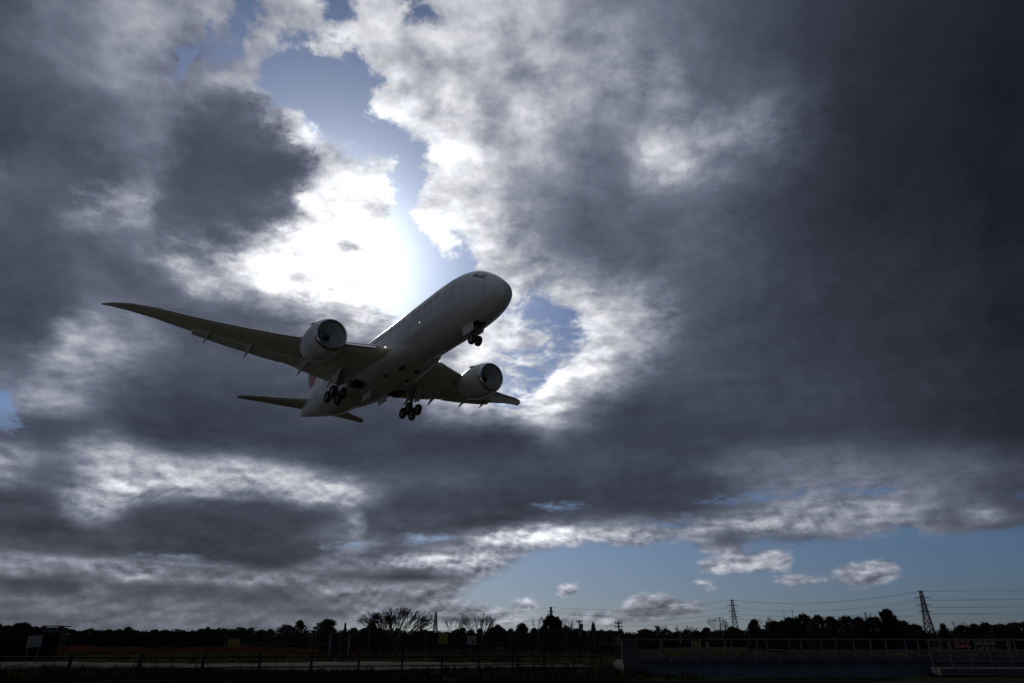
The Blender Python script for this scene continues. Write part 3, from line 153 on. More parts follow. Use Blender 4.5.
    [99,99,99,99,99,99,99,99,99,99,99,99,99,99,99,99,99,99,99,99,99,92,63,29,16,23,57,89,98,99,99,98,96,94,94,96,96,97,97,98,98,98,97,97,95,95,98,99,99,99,99,99,99,99,99,99,99,99,99,99,99,99,99,99,99,99,99,99,99,99,99,99,99,99,99,99,99,99,99,99,99,99,99,99,99,99,99,99,99,99,99,99,99,99,99,99,99,99,99,99,99,99,99,99,99,99,99,99,99,99,99,99,99,99,99,99,99,99,99,99,99,99,99,99,99,99,99,99],
    [99,99,99,99,99,99,99,99,99,99,99,99,99,99,99,99,99,99,99,99,95,72,36,19,27,59,88,98,99,99,99,99,99,99,95,78,47,19,8,10,27,57,84,95,96,95,94,95,96,97,98,98,99,99,99,99,99,99,99,99,99,99,99,99,99,99,99,99,99,99,99,99,99,99,99,99,99,99,99,99,99,99,99,99,99,99,99,99,99,99,99,99,99,99,99,99,99,99,99,99,99,99,99,99,99,99,99,99,99,99,99,99,99,99,99,99,99,99,99,99,99,99,99,99,99,99,99,99],
    [99,99,99,99,99,99,99,99,99,99,99,99,99,99,99,99,99,99,99,96,79,44,20,23,49,82,97,99,99,99,99,99,99,98,90,68,37,14,5,8,24,53,79,89,84,69,49,32,22,18,20,26,40,60,78,91,97,99,99,99,99,99,99,99,99,99,99,99,99,99,99,99,99,99,99,99,99,99,99,99,99,99,99,99,99,99,99,99,99,99,99,99,99,99,99,99,99,99,99,99,99,99,99,99,99,99,99,99,99,99,99,99,99,99,99,99,99,99,99,99,99,99,99,99,99,99,99,99],
    [99,99,99,99,99,99,99,99,99,99,99,99,99,99,99,99,99,99,97,82,49,23,20,41,75,95,99,99,99,99,99,99,99,95,80,51,23,8,5,14,36,65,85,88,80,66,53,43,38,38,44,54,67,81,90,96,98,99,99,99,99,99,99,99,99,99,99,99,99,99,99,99,99,99,99,99,99,99,99,99,99,99,99,99,99,99,99,99,99,99,99,99,99,99,99,99,99,99,99,99,99,99,99,99,99,99,99,99,99,99,99,99,99,99,99,99,99,99,99,99,99,99,99,99,99,99,99,99],
    [99,99,99,99,99,99,99,99,99,99,99,99,99,99,99,99,99,97,84,53,25,19,36,69,92,98,99,99,99,99,99,99,97,87,64,34,13,5,8,23,50,77,89,86,75,61,49,41,38,39,46,57,71,83,92,97,98,99,99,99,99,99,99,99,99,99,99,99,99,99,99,99,99,99,99,99,99,99,99,99,99,99,99,99,99,99,99,99,99,99,99,99,99,99,99,99,99,99,99,99,99,99,99,99,99,99,99,99,99,99,99,99,99,99,99,99,99,99,99,99,99,99,99,99,99,99,99,99],
    [99,99,99,99,99,99,99,99,99,99,99,99,99,99,99,99,97,85,54,26,19,34,66,91,98,99,99,99,99,99,99,98,92,73,45,19,7,6,14,36,64,84,89,81,69,56,45,39,38,41,49,61,74,85,93,97,99,99,99,99,99,99,99,99,99,99,99,99,99,99,99,99,99,99,99,99,99,99,99,99,99,99,99,99,99,99,99,99,99,99,99,99,99,99,99,99,99,99,99,99,99,99,99,99,99,99,99,99,99,99,99,99,99,99,99,99,99,99,99,99,99,99,99,99,99,99,99,99],
    [99,99,99,99,99,99,99,99,99,99,99,99,99,99,99,97,83,52,25,19,34,64,89,98,99,99,99,99,99,99,98,94,80,54,26,10,5,9,25,52,77,89,86,76,63,51,42,38,38,43,52,64,77,88,94,97,99,99,99,99,99,99,99,99,99,99,99,99,99,99,99,99,99,99,99,99,99,99,99,99,99,99,99,99,99,99,99,99,99,99,99,99,99,99,99,99,99,99,99,99,99,99,99,99,99,99,99,99,99,99,99,99,99,99,99,99,99,99,99,99,99,99,99,99,99,99,99,99],
    [99,99,99,99,99,99,99,99,99,99,99,99,99,99,95,79,47,23,19,35,66,90,98,99,99,99,99,99,99,99,96,85,61,33,13,5,7,18,41,68,85,89,82,70,57,47,40,38,40,46,56,68,80,90,95,98,99,99,99,99,99,99,99,99,99,99,99,99,99,99,99,99,99,99,99,99,99,99,99,99,99,99,99,99,99,99,99,99,99,99,99,99,99,99,99,99,99,99,99,99,99,99,99,99,99,99,99,99,99,99,99,99,99,99,99,99,99,99,99,99,99,99,99,99,99,99,99,99]]


class NG:
    """small helper to write node graphs as expressions"""
    def __init__(s, tree):
        s.t = tree; s.n = tree.nodes; s.l = tree.links
    def new(s, kind, **kw):
        n = s.n.new(kind)
        for k, v in kw.items(): setattr(n, k, v)
        return n
    def put(s, sock, v):
        if isinstance(v, bpy.types.NodeSocket): s.l.new(v, sock)
        elif v is not None: sock.default_value = v
    def m(s, op, a, b=None, c=None, clamp=False):
        n = s.new('ShaderNodeMath', operation=op); n.use_clamp = clamp
        for i, v in enumerate((a, b, c)): s.put(n.inputs[i], v)
        return n.outputs[0]
    def v(s, op, a, b=None, out=0):
        n = s.new('ShaderNodeVectorMath', operation=op)
        s.put(n.inputs[0], a); s.put(n.inputs[1], b)
        return n.outputs[out]
    def xyz(s, x, y, z):
        n = s.new('ShaderNodeCombineXYZ')
        for i, q in enumerate((x, y, z)): s.put(n.inputs[i], q)
        return n.outputs[0]
    def noise(s, vec, scale, detail=6, rough=.55, lac=2.0, dist=0.0, col=False):
        n = s.new('ShaderNodeTexNoise'); s.put(n.inputs['Vector'], vec)
        n.inputs['Scale'].default_value = scale; n.inputs['Detail'].default_value = detail
        n.inputs['Roughness'].default_value = rough; n.inputs['Lacunarity'].default_value = lac
        n.inputs['Distortion'].default_value = dist
        return n.outputs['Color' if col else 'Fac']
    def mapr(s, v, a, b, c=0.0, d=1.0, smooth=False):
        n = s.new('ShaderNodeMapRange'); n.interpolation_type = 'SMOOTHSTEP' if smooth else 'LINEAR'
        s.put(n.inputs[0], v)
        for i, q in enumerate((a, b, c, d)): s.put(n.inputs[1+i], q)
        return n.outputs[0]
    def mix(s, f, a, b, mode='MIX'):
        n = s.new('ShaderNodeMix', data_type='RGBA', blend_type=mode)
        s.put(n.inputs[0], f); s.put(n.inputs[6], a); s.put(n.inputs[7], b)
        return n.outputs[2]

def build_sky():
    w = bpy.data.worlds.new('World'); S.world = w; w.use_nodes = True
    w.cycles.sampling_method = 'MANUAL'; w.cycles.sample_map_resolution = 512
    t = w.node_tree; t.nodes.clear(); g = NG(t)
    d = g.v('NORMALIZE', g.new('ShaderNodeTexCoord').outputs['Generated'])
    sp = g.new('ShaderNodeSeparateXYZ'); g.put(sp.inputs[0], d)
    dx, dy, dz = sp.outputs
    az = g.m('MULTIPLY', g.m('ARCTAN2', dx, dy), 180/math.pi)
    el = g.m('MULTIPLY', g.m('ARCSINE', dz), 180/math.pi)
    # the cloud layer seen in perspective
    k = g.m('DIVIDE', 1.0, g.m('ADD', g.m('MAXIMUM', dz, 0.0), 0.20))
    P = g.xyz(g.m('MULTIPLY', dx, k), g.m('MULTIPLY', dy, k), 0.37)
    Q = g.xyz(g.m('MULTIPLY', az, .045), g.m('MULTIPLY', el, .085), 1.3)   # heaped clouds near the horizon
    low = g.mapr(el, 7, 19, 1, 0, smooth=True); hig = g.m('SUBTRACT', 1.0, low)
    wn = g.mix(low, g.noise(P, 5.0, 10, .66, col=True), g.noise(Q, 4.0, 10, .66, col=True))
    ws = g.new('ShaderNodeSeparateXYZ'); g.put(ws.inputs[0], wn)
    amp = g.m('POWER', g.mapr(el, 5, 29, .16, 1.0), 1.6)
    az2 = g.m('ADD', az, g.m('MULTIPLY', g.m('SUBTRACT', ws.outputs[0], .5), g.m('MULTIPLY', amp, WARP)))
    el2 = g.m('ADD', el, g.m('MULTIPLY', g.m('SUBTRACT', ws.outputs[1], .5), g.m('MULTIPLY', amp, WARP*.8)))
    u = g.m('DIVIDE', g.m('ADD', az2, 48.0), 96.0, clamp=True)
    uv = g.xyz(u, u, u)
    wts = []
    for i, e in enumerate(SKY_EL):
        lo = g.mapr(el2, SKY_EL[i-1], e, 0, 1) if i else None
        hi = g.mapr(el2, e, SKY_EL[i+1], 1, 0) if i < len(SKY_EL)-1 else None
        wts.append(lo if hi is None else hi if lo is None else g.m('MINIMUM', lo, hi))
    def lookup(rows):
        acc = None
        for i in range(0, len(rows), 3):
            n = g.new('ShaderNodeRGBCurve'); cm = n.mapping
            cm.extend = 'HORIZONTAL'
            for c in range(3):
                cv = cm.curves[c]; vals = [q/99 for q in rows[i+c]]
                cv.points[0].location = (0, vals[0]); cv.points[1].location = (1, vals[-1])
                for q in range(1, len(vals)-1): cv.points.new(q/(len(vals)-1), vals[q])
            cm.update()
            g.put(n.inputs['Color'], uv)
            dp = g.v('DOT_PRODUCT', n.outputs['Color'], g.xyz(*wts[i:i+3]), out='Value')
            acc = dp if acc is None else g.m('ADD', acc, dp)
        return acc
    light = lookup(SKY_LIGHT); cover = lookup(SKY_COVER)
    light = g.m('MULTIPLY', g.m('MULTIPLY', light, light), 2.2)
    # billows: the same heaps sampled twice, here and a little nearer the sun, so that the flanks
    # facing the sun come out bright and the far ones grey
    ks = 1/(sd.z+.20); Ps = Vector((sd.x*ks, sd.y*ks, .37))
    Qs = Vector((math.degrees(SUN_AZ)*.045, math.degrees(SUN_EL)*.085, 1.3))
    def step(v, tgt, l_):
        n = g.v('NORMALIZE', g.v('SUBTRACT', tuple(tgt), v))
        q = g.new('ShaderNodeVectorMath', operation='SCALE'); g.put(q.inputs[0], n); q.inputs['Scale'].default_value = l_
        return g.v('ADD', v, q.outputs[0])
    def heaps(v, s1, s2, rg=.57):
        a = g.noise(v, s1, 9, rg, dist=.15); c = g.noise(g.v('ADD', v, (3.1, 7.7, 2.0)), s2, 7, rg)
        return g.m('ADD', g.m('SUBTRACT', a, .5), g.m('MULTIPLY', g.m('SUBTRACT', c, .5), .6))
    hi0, hi1 = heaps(P, 5.0, 12.0), heaps(step(P, Ps, .05), 5.0, 12.0)
    lo0, lo1 = heaps(Q, 6.0, 17.0, .60), heaps(step(Q, Qs, .035), 6.0, 17.0, .60)
    fine = g.m('ADD', g.m('MULTIPLY', hi0, hig), g.m('MULTIPLY', lo0, low))
    emb = g.m('ADD', g.m('MULTIPLY', g.m('SUBTRACT', hi0, hi1), hig), g.m('MULTIPLY', g.m('SUBTRACT', lo0, lo1), low))
    n3 = g.noise(g.v('ADD', P, (9.1, 1.7, 5.0)), 4.0, 6, .5)
    wisp = g.m('SUBTRACT', g.noise(g.v('ADD', P, (4.4, 2.2, 8.0)), 20.0, 10, .70, dist=.8), .5)
    cover = g.m('ADD', cover, g.m('MULTIPLY', g.m('MAXIMUM', g.m('SUBTRACT', cover, .88), 0.0), 4.0))
    cv = g.m('ADD', cover, g.m('MULTIPLY', fine, g.mapr(el, 2, 16, .8, 1.0)))
    cv = g.m('ADD', cv, g.m('MULTIPLY', wisp, g.mapr(el, 2, 16, .35, 1.5)))
    cov = g.mapr(cv, .20, .86, 0, 1, smooth=True)
    gain = g.m('MULTIPLY', g.mapr(light, .22, .7, .22, .60), g.mapr(el, 6, 18, 1.25, 1.0))
    mod = g.m('ADD', 1.0, g.m('MULTIPLY', gain, g.m('ADD', fine, g.m('MULTIPLY', g.m('SUBTRACT', n3, .5), .6))))
    mod = g.m('ADD', mod, g.m('MULTIPLY', emb, g.m('MULTIPLY', EMBOSS, g.m('MULTIPLY', g.mapr(light, .30, .6, .12, 1.0, smooth=True), g.mapr(el, 4, 15, 1.35, 1.0)))))
    mod = g.m('MAXIMUM', mod, .55)
    br = g.m('MULTIPLY', light, mod)
    # away from the sun the clouds are lit from the front
    br = g.m('ADD', br, g.mapr(dy, -.1, -.6, 0, .0, smooth=True))
    lin = g.m('POWER', g.m('MAXIMUM', br, .02), 2.2)
    tint = g.mix(g.mapr(br, .2, .85, 0, 1, smooth=True), (.85, 1.0, 1.46, 1), (.98, 1.0, 1.06, 1))
    warm = g.mapr(el, 2, 12, .8, 0)
    tint = g.mix(warm, tint, (.93, .99, 1.16, 1))
    cloud = g.mix(1.0, tint, g.xyz(lin, lin, lin), 'MULTIPLY')
    sky = g.new('ShaderNodeTexSky', sky_type='NISHITA')
    sky.sun_disc = False; sky.sun_elevation = SUN_EL; sky.sun_rotation = SKY_ROT
    sky.altitude = 0; sky.air_density = 1.0; sky.dust_density = 0.6; sky.ozone_density = 2.0
    skyc = g.mix(1.0, sky.outputs[0], SKY_TINT, 'MULTIPLY')
    skyc = g.mix(g.mapr(el, 0, 16, 1, 0, smooth=True), skyc, g.mix(1.0, skyc, (.43, .47, .56, 1), 'MULTIPLY'))
    # bright aureole of forward scattered light round the sun
    cs = g.m('MAXIMUM', g.v('DOT_PRODUCT', d, tuple(sd), out='Value'), 0.0)
    au = g.m('ADD', g.m('MULTIPLY', g.m('POWER', cs, 170.0), 1.3), g.m('MULTIPLY', g.m('POWER', cs, 28.0), .28))
    au = g.m('ADD', au, g.m('MULTIPLY', g.m('POWER', cs, 6.0), g.mapr(el, 0, 16, .15, 0)))
    au = g.m('ADD', au, g.m('MULTIPLY', g.m('POWER', cs, 3.0), g.mapr(el, 0, 8, .14, 0)))
    up = (2**-EXPOSURE)/SKY_STRENGTH
    cl = g.mix(1.0, cloud, (up, up, up, 1), 'MULTIPLY')
    aur = g.m('MULTIPLY', au, up)
    skyc = g.mix(1.0, skyc, g.xyz(g.m('MULTIPLY', aur, .92), g.m('MULTIPLY', aur, .98), g.m('MULTIPLY', aur, 1.08)), 'ADD')
    out = g.mix(cov, skyc, cl)
    bg = g.new('ShaderNodeBackground'); g.put(bg.inputs[0], out); bg.inputs[1].default_value = SKY_STRENGTH
    wo = g.new('ShaderNodeOutputWorld'); g.put(wo.inputs[0], bg.outputs[0])

SKY_STRENGTH = 0.12
SKY_ROT = SUN_AZ
SKY_TINT = (.56, .74, 1.06, 1)
WARP = 12.0
EMBOSS = 1.0
build_sky()

# ------------------------------------------------------------------ helpers and materials
def material(name, col, rough=.6, metal=0.0, var=0.0, scale=4.0, bump=0.0, bscale=30.0, spec=.5, emit=None):
    m = bpy.data.materials.new(name); m.use_nodes = True
    t = m.node_tree; g = NG(t); b = t.nodes['Principled BSDF']
    b.inputs['Roughness'].default_value = rough; b.inputs['Metallic'].default_value = metal
    b.inputs['Specular IOR Level'].default_value = spec
    c = (*col, 1)
    pos = g.new('ShaderNodeTexCoord').outputs['Object']
    if var:
        n = g.noise(pos, scale, 6, .6)
        f = g.mapr(n, .3, .7, 1-var, 1+var)
        g.put(b.inputs['Base Color'], g.mix(1.0, c, g.xyz(f, f, f), 'MULTIPLY'))
    else: b.inputs['Base Color'].default_value = c
    if bump:
        bn = g.new('ShaderNodeBump'); bn.inputs['Strength'].default_value = bump
        bn.inputs['Distance'].default_value = .05
        g.put(bn.inputs['Height'], g.noise(pos, bscale, 5, .6)); g.put(b.inputs['Normal'], bn.outputs[0])
    if emit:
        b.inputs['Emission Color'].default_value = (*emit[0], 1); b.inputs['Emission Strength'].default_value = emit[1]
    return m

def skin(name, col, rough, pitch, span):
    """painted aircraft skin: panel joints, streaks of grime running aft"""
    m = material(name, col, rough, var=.06, scale=.4, spec=.5); t = m.node_tree; g = NG(t); b = t.nodes['Principled BSDF']
    base = b.inputs['Base Color'].links[0].from_socket; pos = g.new('ShaderNodeTexCoord').outputs['Object']
    sp = g.new('ShaderNodeSeparateXYZ'); g.put(sp.inputs[0], pos)
    def joint(v, p, w): return g.m('GREATER_THAN', g.m('ABSOLUTE', g.m('SUBTRACT', g.m('FRACT', g.m('DIVIDE', v, p)), .5)), .5-w/p)
    j = g.m('MAXIMUM', joint(sp.outputs[0], pitch, .022), joint(sp.outputs[1], span, .018))
    st = g.noise(g.xyz(g.m('MULTIPLY', sp.outputs[0], .10), g.m('MULTIPLY', sp.outputs[1], 1.4), g.m('MULTIPLY', sp.outputs[2], 1.4)), 1.0, 6, .65)
    f = g.m('MULTIPLY', g.m('SUBTRACT', 1.0, g.m('MULTIPLY', j, .45)), g.mapr(st, .45, .75, 1.0, .72))
    g.put(b.inputs['Base Color'], g.mix(1.0, base, g.xyz(f, f, g.m('MULTIPLY', f, .98)), 'MULTIPLY'))
    return m

M = {}
M['white_paint'] = skin('white_aircraft_paint', (.70, .71, .71), .38, 2.6, 50)
M['grey_paint'] = skin('grey_wing_paint', (.80, .80, .73), .45, 3.1, 2.35)
M['fairing_grey'] = skin('fairing_paint', (0.72, 0.72, 0.7), 0.4, 2.2, 1.6)
M['flap_grey'] = skin('flap_paint', (0.66, 0.66, 0.61), 0.45, 50, 1.9)
M['bare_metal'] = material('bare_metal', (.62, .63, .65), .28, 1.0, var=.05, scale=2)
M['dark_metal'] = material('dark_metal', (.09, .09, .095), .45, .6, var=.2, scale=4)
M['fan_black'] = material('fan_blade', (.52, .57, .57), .45, 0.0)
M['liner'] = material('intake_liner', (.74, .77, .76), .5)
M['tyre'] = material('tyre_rubber', (.018, .018, .019), .75)
M['hub'] = material('wheel_hub', (.22, .22, .23), .4, .7)
M['strut'] = material('gear_strut', (.16, .17, .18), .4, .3)
M['glass'] = material('dark_glass', (.012, .013, .016), .08, spec=.8)
M['cabin_glass'] = material('cabin_window', (.20, .21, .23), .25)
M['seam'] = material('door_seam', (.30, .30, .31), .6)
M['red'] = material('red_emblem', (.30, .05, .05), .35)
M['lamp'] = material('landing_lamp', (1, 1, 1), .3, emit=((1, .97, .9), 5))
M['beacon'] = material('red_beacon', (.6, .02, .02), .3)
M['grass_blade'] = material('dry_grass', (.030, .030, .014), .9, spec=0, var=.4, scale=.8)
M['leaf'] = material('evergreen_leaf', (.026, .034, .016), .8, spec=.05, var=.35, scale=.7)
M['leaf_olive'] = material('olive_leaf', (.036, .036, .017), .8, spec=.05, var=.35, scale=.6)
M['bark'] = material('bark', (.050, .040, .032), .85, var=.3, scale=3)
M['steel'] = material('galvanised_steel', (.10, .105, .11), .6, .4, var=.15, scale=2)
M['pylon_steel'] = material('pylon_steel', (.17, .16, .16), .6, .3, var=.15, scale=.3)
M['fence_steel'] = material('dark_green_fence_steel', (.016, .026, .026), .9, 0.0, spec=.05, var=.2, scale=3)
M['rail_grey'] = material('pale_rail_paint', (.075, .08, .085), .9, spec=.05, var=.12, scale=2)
M['concrete'] = material('concrete', (.07, .07, .07), .9, spec=.1, var=.2, scale=1.2, bump=.3, bscale=12)
M['girder'] = material('blue_grey_girder', (.08, .11, .125), .6, var=.15, scale=.8)
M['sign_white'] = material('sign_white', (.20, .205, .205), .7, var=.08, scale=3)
M['sign_yellow'] = material('sign_yellow', (.20, .155, .008), .7, var=.08, scale=3)
M['sign_black'] = material('sign_black', (.02, .02, .02), .5)
M['orange'] = material('orange_barrier', (.30, .06, .02), .5, var=.15, scale=3)
M['pole'] = material('concrete_pole', (.16, .155, .15), .8, var=.15, scale=2)
M['wall_far'] = material('far_wall', (.18, .20, .23), .8, var=.1, scale=.2)
M['roof_dark'] = material('dark_roof', (.05, .05, .055), .7, var=.2, scale=1)
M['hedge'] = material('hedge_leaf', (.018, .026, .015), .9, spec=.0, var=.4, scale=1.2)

class MB:
    """collects shapes into one mesh"""
    def __init__(s): s.v = []; s.f = []
    def add(s, vs, fs):
        o = len(s.v); s.v += [tuple(q) for q in vs]; s.f += [tuple(o+i for i in f) for f in fs]
    def box(s, c, d, rot=None):
        x, y, z = (q/2 for q in d); c = Vector(c)
        vs = [Vector((a*x, b*y, e*z)) for a in (-1, 1) for b in (-1, 1) for e in (-1, 1)]
        if rot: mt = Euler(rot).to_matrix(); vs = [mt @ q for q in vs]
        s.add([q+c for q in vs], [(0,1,3,2),(4,6,7,5),(0,4,5,1),(2,3,7,6),(0,2,6,4),(1,5,7,3)])
    def bar(s, a, b, r0, r1=None, n=6, cap=True):
        a, b = Vector(a), Vector(b); r1 = r0 if r1 is None else r1
        d = (b-a).normalized(); u = d.orthogonal().normalized(); w = d.cross(u)
        vs = []
        for p, r in ((a, r0), (b, r1)):
            for i in range(n):
                t = 2*math.pi*i/n; vs.append(p+(u*math.cos(t)+w*math.sin(t))*r)
        fs = [(i, (i+1) % n, n+(i+1) % n, n+i) for i in range(n)]
        if cap: fs += [tuple(range(n-1, -1, -1)), tuple(range(n, 2*n))]
        s.add(vs, fs)
    def loft(s, rings, cap=True, close=True):
        n = len(rings[0]); vs = [q for r in rings for q in r]; fs = []
        for k in range(len(rings)-1):
            for i in range(n if close else n-1):
                j = (i+1) % n; fs.append((k*n+i, k*n+j, (k+1)*n+j, (k+1)*n+i))
        if cap: fs += [tuple(range(n-1, -1, -1)), tuple((len(rings)-1)*n+i for i in range(n))]
        s.add(vs, fs)
    def lathe(s, prof, o, axis, n=40, cap=False):
        a = Vector(axis).normalized(); u = a.orthogonal().normalized(); w = a.cross(u); o = Vector(o)
        s.loft([[o+a*h+(u*math.cos(2*math.pi*i/n)+w*math.sin(2*math.pi*i/n))*r for i in range(n)] for h, r in prof], cap)
    def quad(s, *p): s.add(p, [tuple(range(len(p)))])
    def mesh(s, name, mat, smooth=False, angle=40):
        m = bpy.data.meshes.new(name); m.from_pydata(s.v, [], s.f)
        bm = bmesh.new(); bm.from_mesh(m); bmesh.ops.recalc_face_normals(bm, faces=bm.faces)
        if smooth:
            for f in bm.faces: f.smooth = True
            for e in bm.edges:
                if len(e.link_faces) == 2 and e.calc_face_angle(0) > R(angle): e.smooth = False
        bm.to_mesh(m); bm.free(); m.materials.append(M[mat] if isinstance(mat, str) else mat); return m
    def build(s, name, mat, parent=None, smooth=False, angle=40, loc=None):
        o = bpy.data.objects.new(name, s.mesh(name, mat, smooth, angle)); COL.objects.link(o)
        if parent: o.parent = parent
        if loc: o.location = loc
        return o

def tag(o, label=None, cat=None, group=None, kind=None):
    for k, v in (('label', label), ('category', cat), ('group', group), ('kind', kind)):
        if v: o[k] = v
    return o
def thing(name, label, cat, loc=(0, 0, 0), rz=0, group=None):
    o = bpy.data.objects.new(name, None); COL.objects.link(o)
    o.location = loc; o.rotation_euler = (0, 0, rz); o.empty_display_size = .3
    return tag(o, label, cat, group)
def dup(o, loc=None, rz=None, label=None, group=None, scale=None, parent=None):
    c = o.copy(); COL.objects.link(c)
    if parent: c.parent = parent
    if loc is not None: c.location = loc
    if rz is not None: c.rotation_euler = (0, 0, rz)
    if label: c['label'] = label
    if group: c['group'] = group
    if scale: c.scale = scale
    for ch in list(o.children): dup(ch, parent=c)
    return c
F = 24/36*1024
def sight(px, py, Y):
    """where a line of sight measured on the photograph meets the distance Y"""
    dx, dv = (px-512)/F, (341.5-py)/F
    fy = math.cos(TILT)-math.sin(TILT)*dv; fz = math.sin(TILT)+math.cos(TILT)*dv
    return Vector((dx*Y/fy, Y, EYE+fz*Y/fy))

# ------------------------------------------------------------------ ground, road, bank, basin under the bridge
def basin(x, y):
    fx = min(max((x-7.0)/3.0, 0), max(0, (30.0-x)/3.5), 1); fy = min(max((y-37.5)/2.5, 0), max(0, (62-y)/6), 1)
    f = min(1, max(0, fx))*min(1, max(0, fy)); return -2.6*f*f*(3-2*f)
def height(x, y):
    return basin(x, y) + .10*math.sin(x*.23+1)*math.sin(y*.17) * min(1, max(0, (y-12)/15)) * min(1, max(0, (160-y)/40))
def sheet(name, xs, ys, mat, off=0.0, h=height):
    b = MB(); n = len(ys)
    b.add([(x, y, h(x, y)+off) for x in xs for y in ys], [(i*n+j, (i+1)*n+j, (i+1)*n+j+1, i*n+j+1) for i in range(len(xs)-1) for j in range(n-1)])
    return tag(b.build(name, mat, None, True, 80), kind='structure')
def lin(a, b, n): return [a+(b-a)*i/(n-1) for i in range(n)]
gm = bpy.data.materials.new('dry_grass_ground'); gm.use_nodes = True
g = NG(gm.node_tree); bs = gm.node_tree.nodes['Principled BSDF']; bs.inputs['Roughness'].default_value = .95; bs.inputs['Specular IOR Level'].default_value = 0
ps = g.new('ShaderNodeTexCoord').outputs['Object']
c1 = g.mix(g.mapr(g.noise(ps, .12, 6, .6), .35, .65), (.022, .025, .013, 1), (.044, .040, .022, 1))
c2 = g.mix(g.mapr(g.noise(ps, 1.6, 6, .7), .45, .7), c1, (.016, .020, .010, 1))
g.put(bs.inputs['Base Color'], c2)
bn = g.new('ShaderNodeBump'); bn.inputs['Strength'].default_value = 1; bn.inputs['Distance'].default_value = .35
g.put(bn.inputs['Height'], g.noise(ps, 2.2, 6, .7)); g.put(bs.inputs['Normal'], bn.outputs[0])
far = [-9000, -4000, -1500, -600, -250, -120]
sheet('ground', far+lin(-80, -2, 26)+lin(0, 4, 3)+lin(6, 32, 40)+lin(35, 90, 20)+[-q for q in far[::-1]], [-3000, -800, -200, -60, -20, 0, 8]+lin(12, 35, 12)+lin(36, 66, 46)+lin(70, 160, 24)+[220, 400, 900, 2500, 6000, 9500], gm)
asph = material('worn_asphalt', (.020, .020, .019), 1.0, spec=.05, var=.25, scale=.5, bump=.2, bscale=20)
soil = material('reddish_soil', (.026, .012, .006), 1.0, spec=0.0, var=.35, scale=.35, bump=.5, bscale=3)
bounce = material('pale_bounce_ground', (.62, .61, .57), .85, var=.12, scale=.4)
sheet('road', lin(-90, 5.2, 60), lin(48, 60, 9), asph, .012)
b = MB()
for i in range(24):
    x0 = -88+i*4; b.add([(x, y, height(x, y)+.02) for x, y in ((x0, 59.4), (x0+2.4, 59.4), (x0+2.4, 59.55), (x0, 59.55))], [(0, 1, 2, 3)])
tag(b.build('road_markings', 'sign_white'), kind='structure')
# pale ground added out of view to bounce light onto the airliner's underside
sheet('bounce_ground', lin(-110, 110, 9), lin(-120, 27, 9), bounce, .03)
# low bank of bare reddish soil
bk = MB(); xs = lin(-100, -12, 80); prof = [(98, -.05), (101, .35), (104, .62), (109, .70), (114, .3), (118, -.05)]
rr = random.Random(3); ph = [rr.uniform(0, 6) for _ in range(4)]
bk.add([(x, y+1.5*math.sin(x*.11), z*(1+.25*math.sin(x*.31+ph[0])+.2*math.sin(x*.83+ph[1]))*min(1, max(0, (-12-x)/14))-.02) for x in xs for y, z in prof],
       [(i*6+j, (i+1)*6+j, (i+1)*6+j+1, i*6+j+1) for i in range(79) for j in range(5)])
tag(bk.build('soil_bank', soil, None, True, 80), kind='structure')
# tufts of dry grass
gb = MB(); rg = random.Random(11)
def tuft(x, y, hgt, n, spread):
    z = height(x, y)-.02
    for _ in range(n):
        a = rg.uniform(0, 2*math.pi); r_ = rg.uniform(0, spread); px_, py_ = x+r_*math.cos(a), y+r_*math.sin(a)
        l_ = hgt*rg.uniform(.5, 1.1); b_ = rg.uniform(0, 2*math.pi); w_ = .012+.02*rg.random(); le_ = l_*rg.uniform(.1, .6)
        dx_, dy_ = math.cos(b_), math.sin(b_)
        gb.add([(px_-dy_*w_, py_+dx_*w_, z), (px_+dy_*w_, py_-dx_*w_, z), (px_+dx_*le_, py_+dy_*le_, z+l_)], [(0, 1, 2)])
for _ in range(2600):
    y = rg.uniform(27.5, 47); x = rg.uniform(-.72, .2)*y+rg.uniform(-2, 2)
    if basin(x, y) < -.4: continue
    tuft(x, y, rg.choice((.16, .22, .3, .45)), 9, .28)
for _ in range(1600):
    y = rg.uniform(61, 98); x = rg.uniform(-.75, .75)*y
    if basin(x, y) < -.2: continue
    tuft(x, y, rg.choice((.2, .35, .6)), 7, .4)
tag(gb.build('grass', 'grass_blade'), kind='stuff')

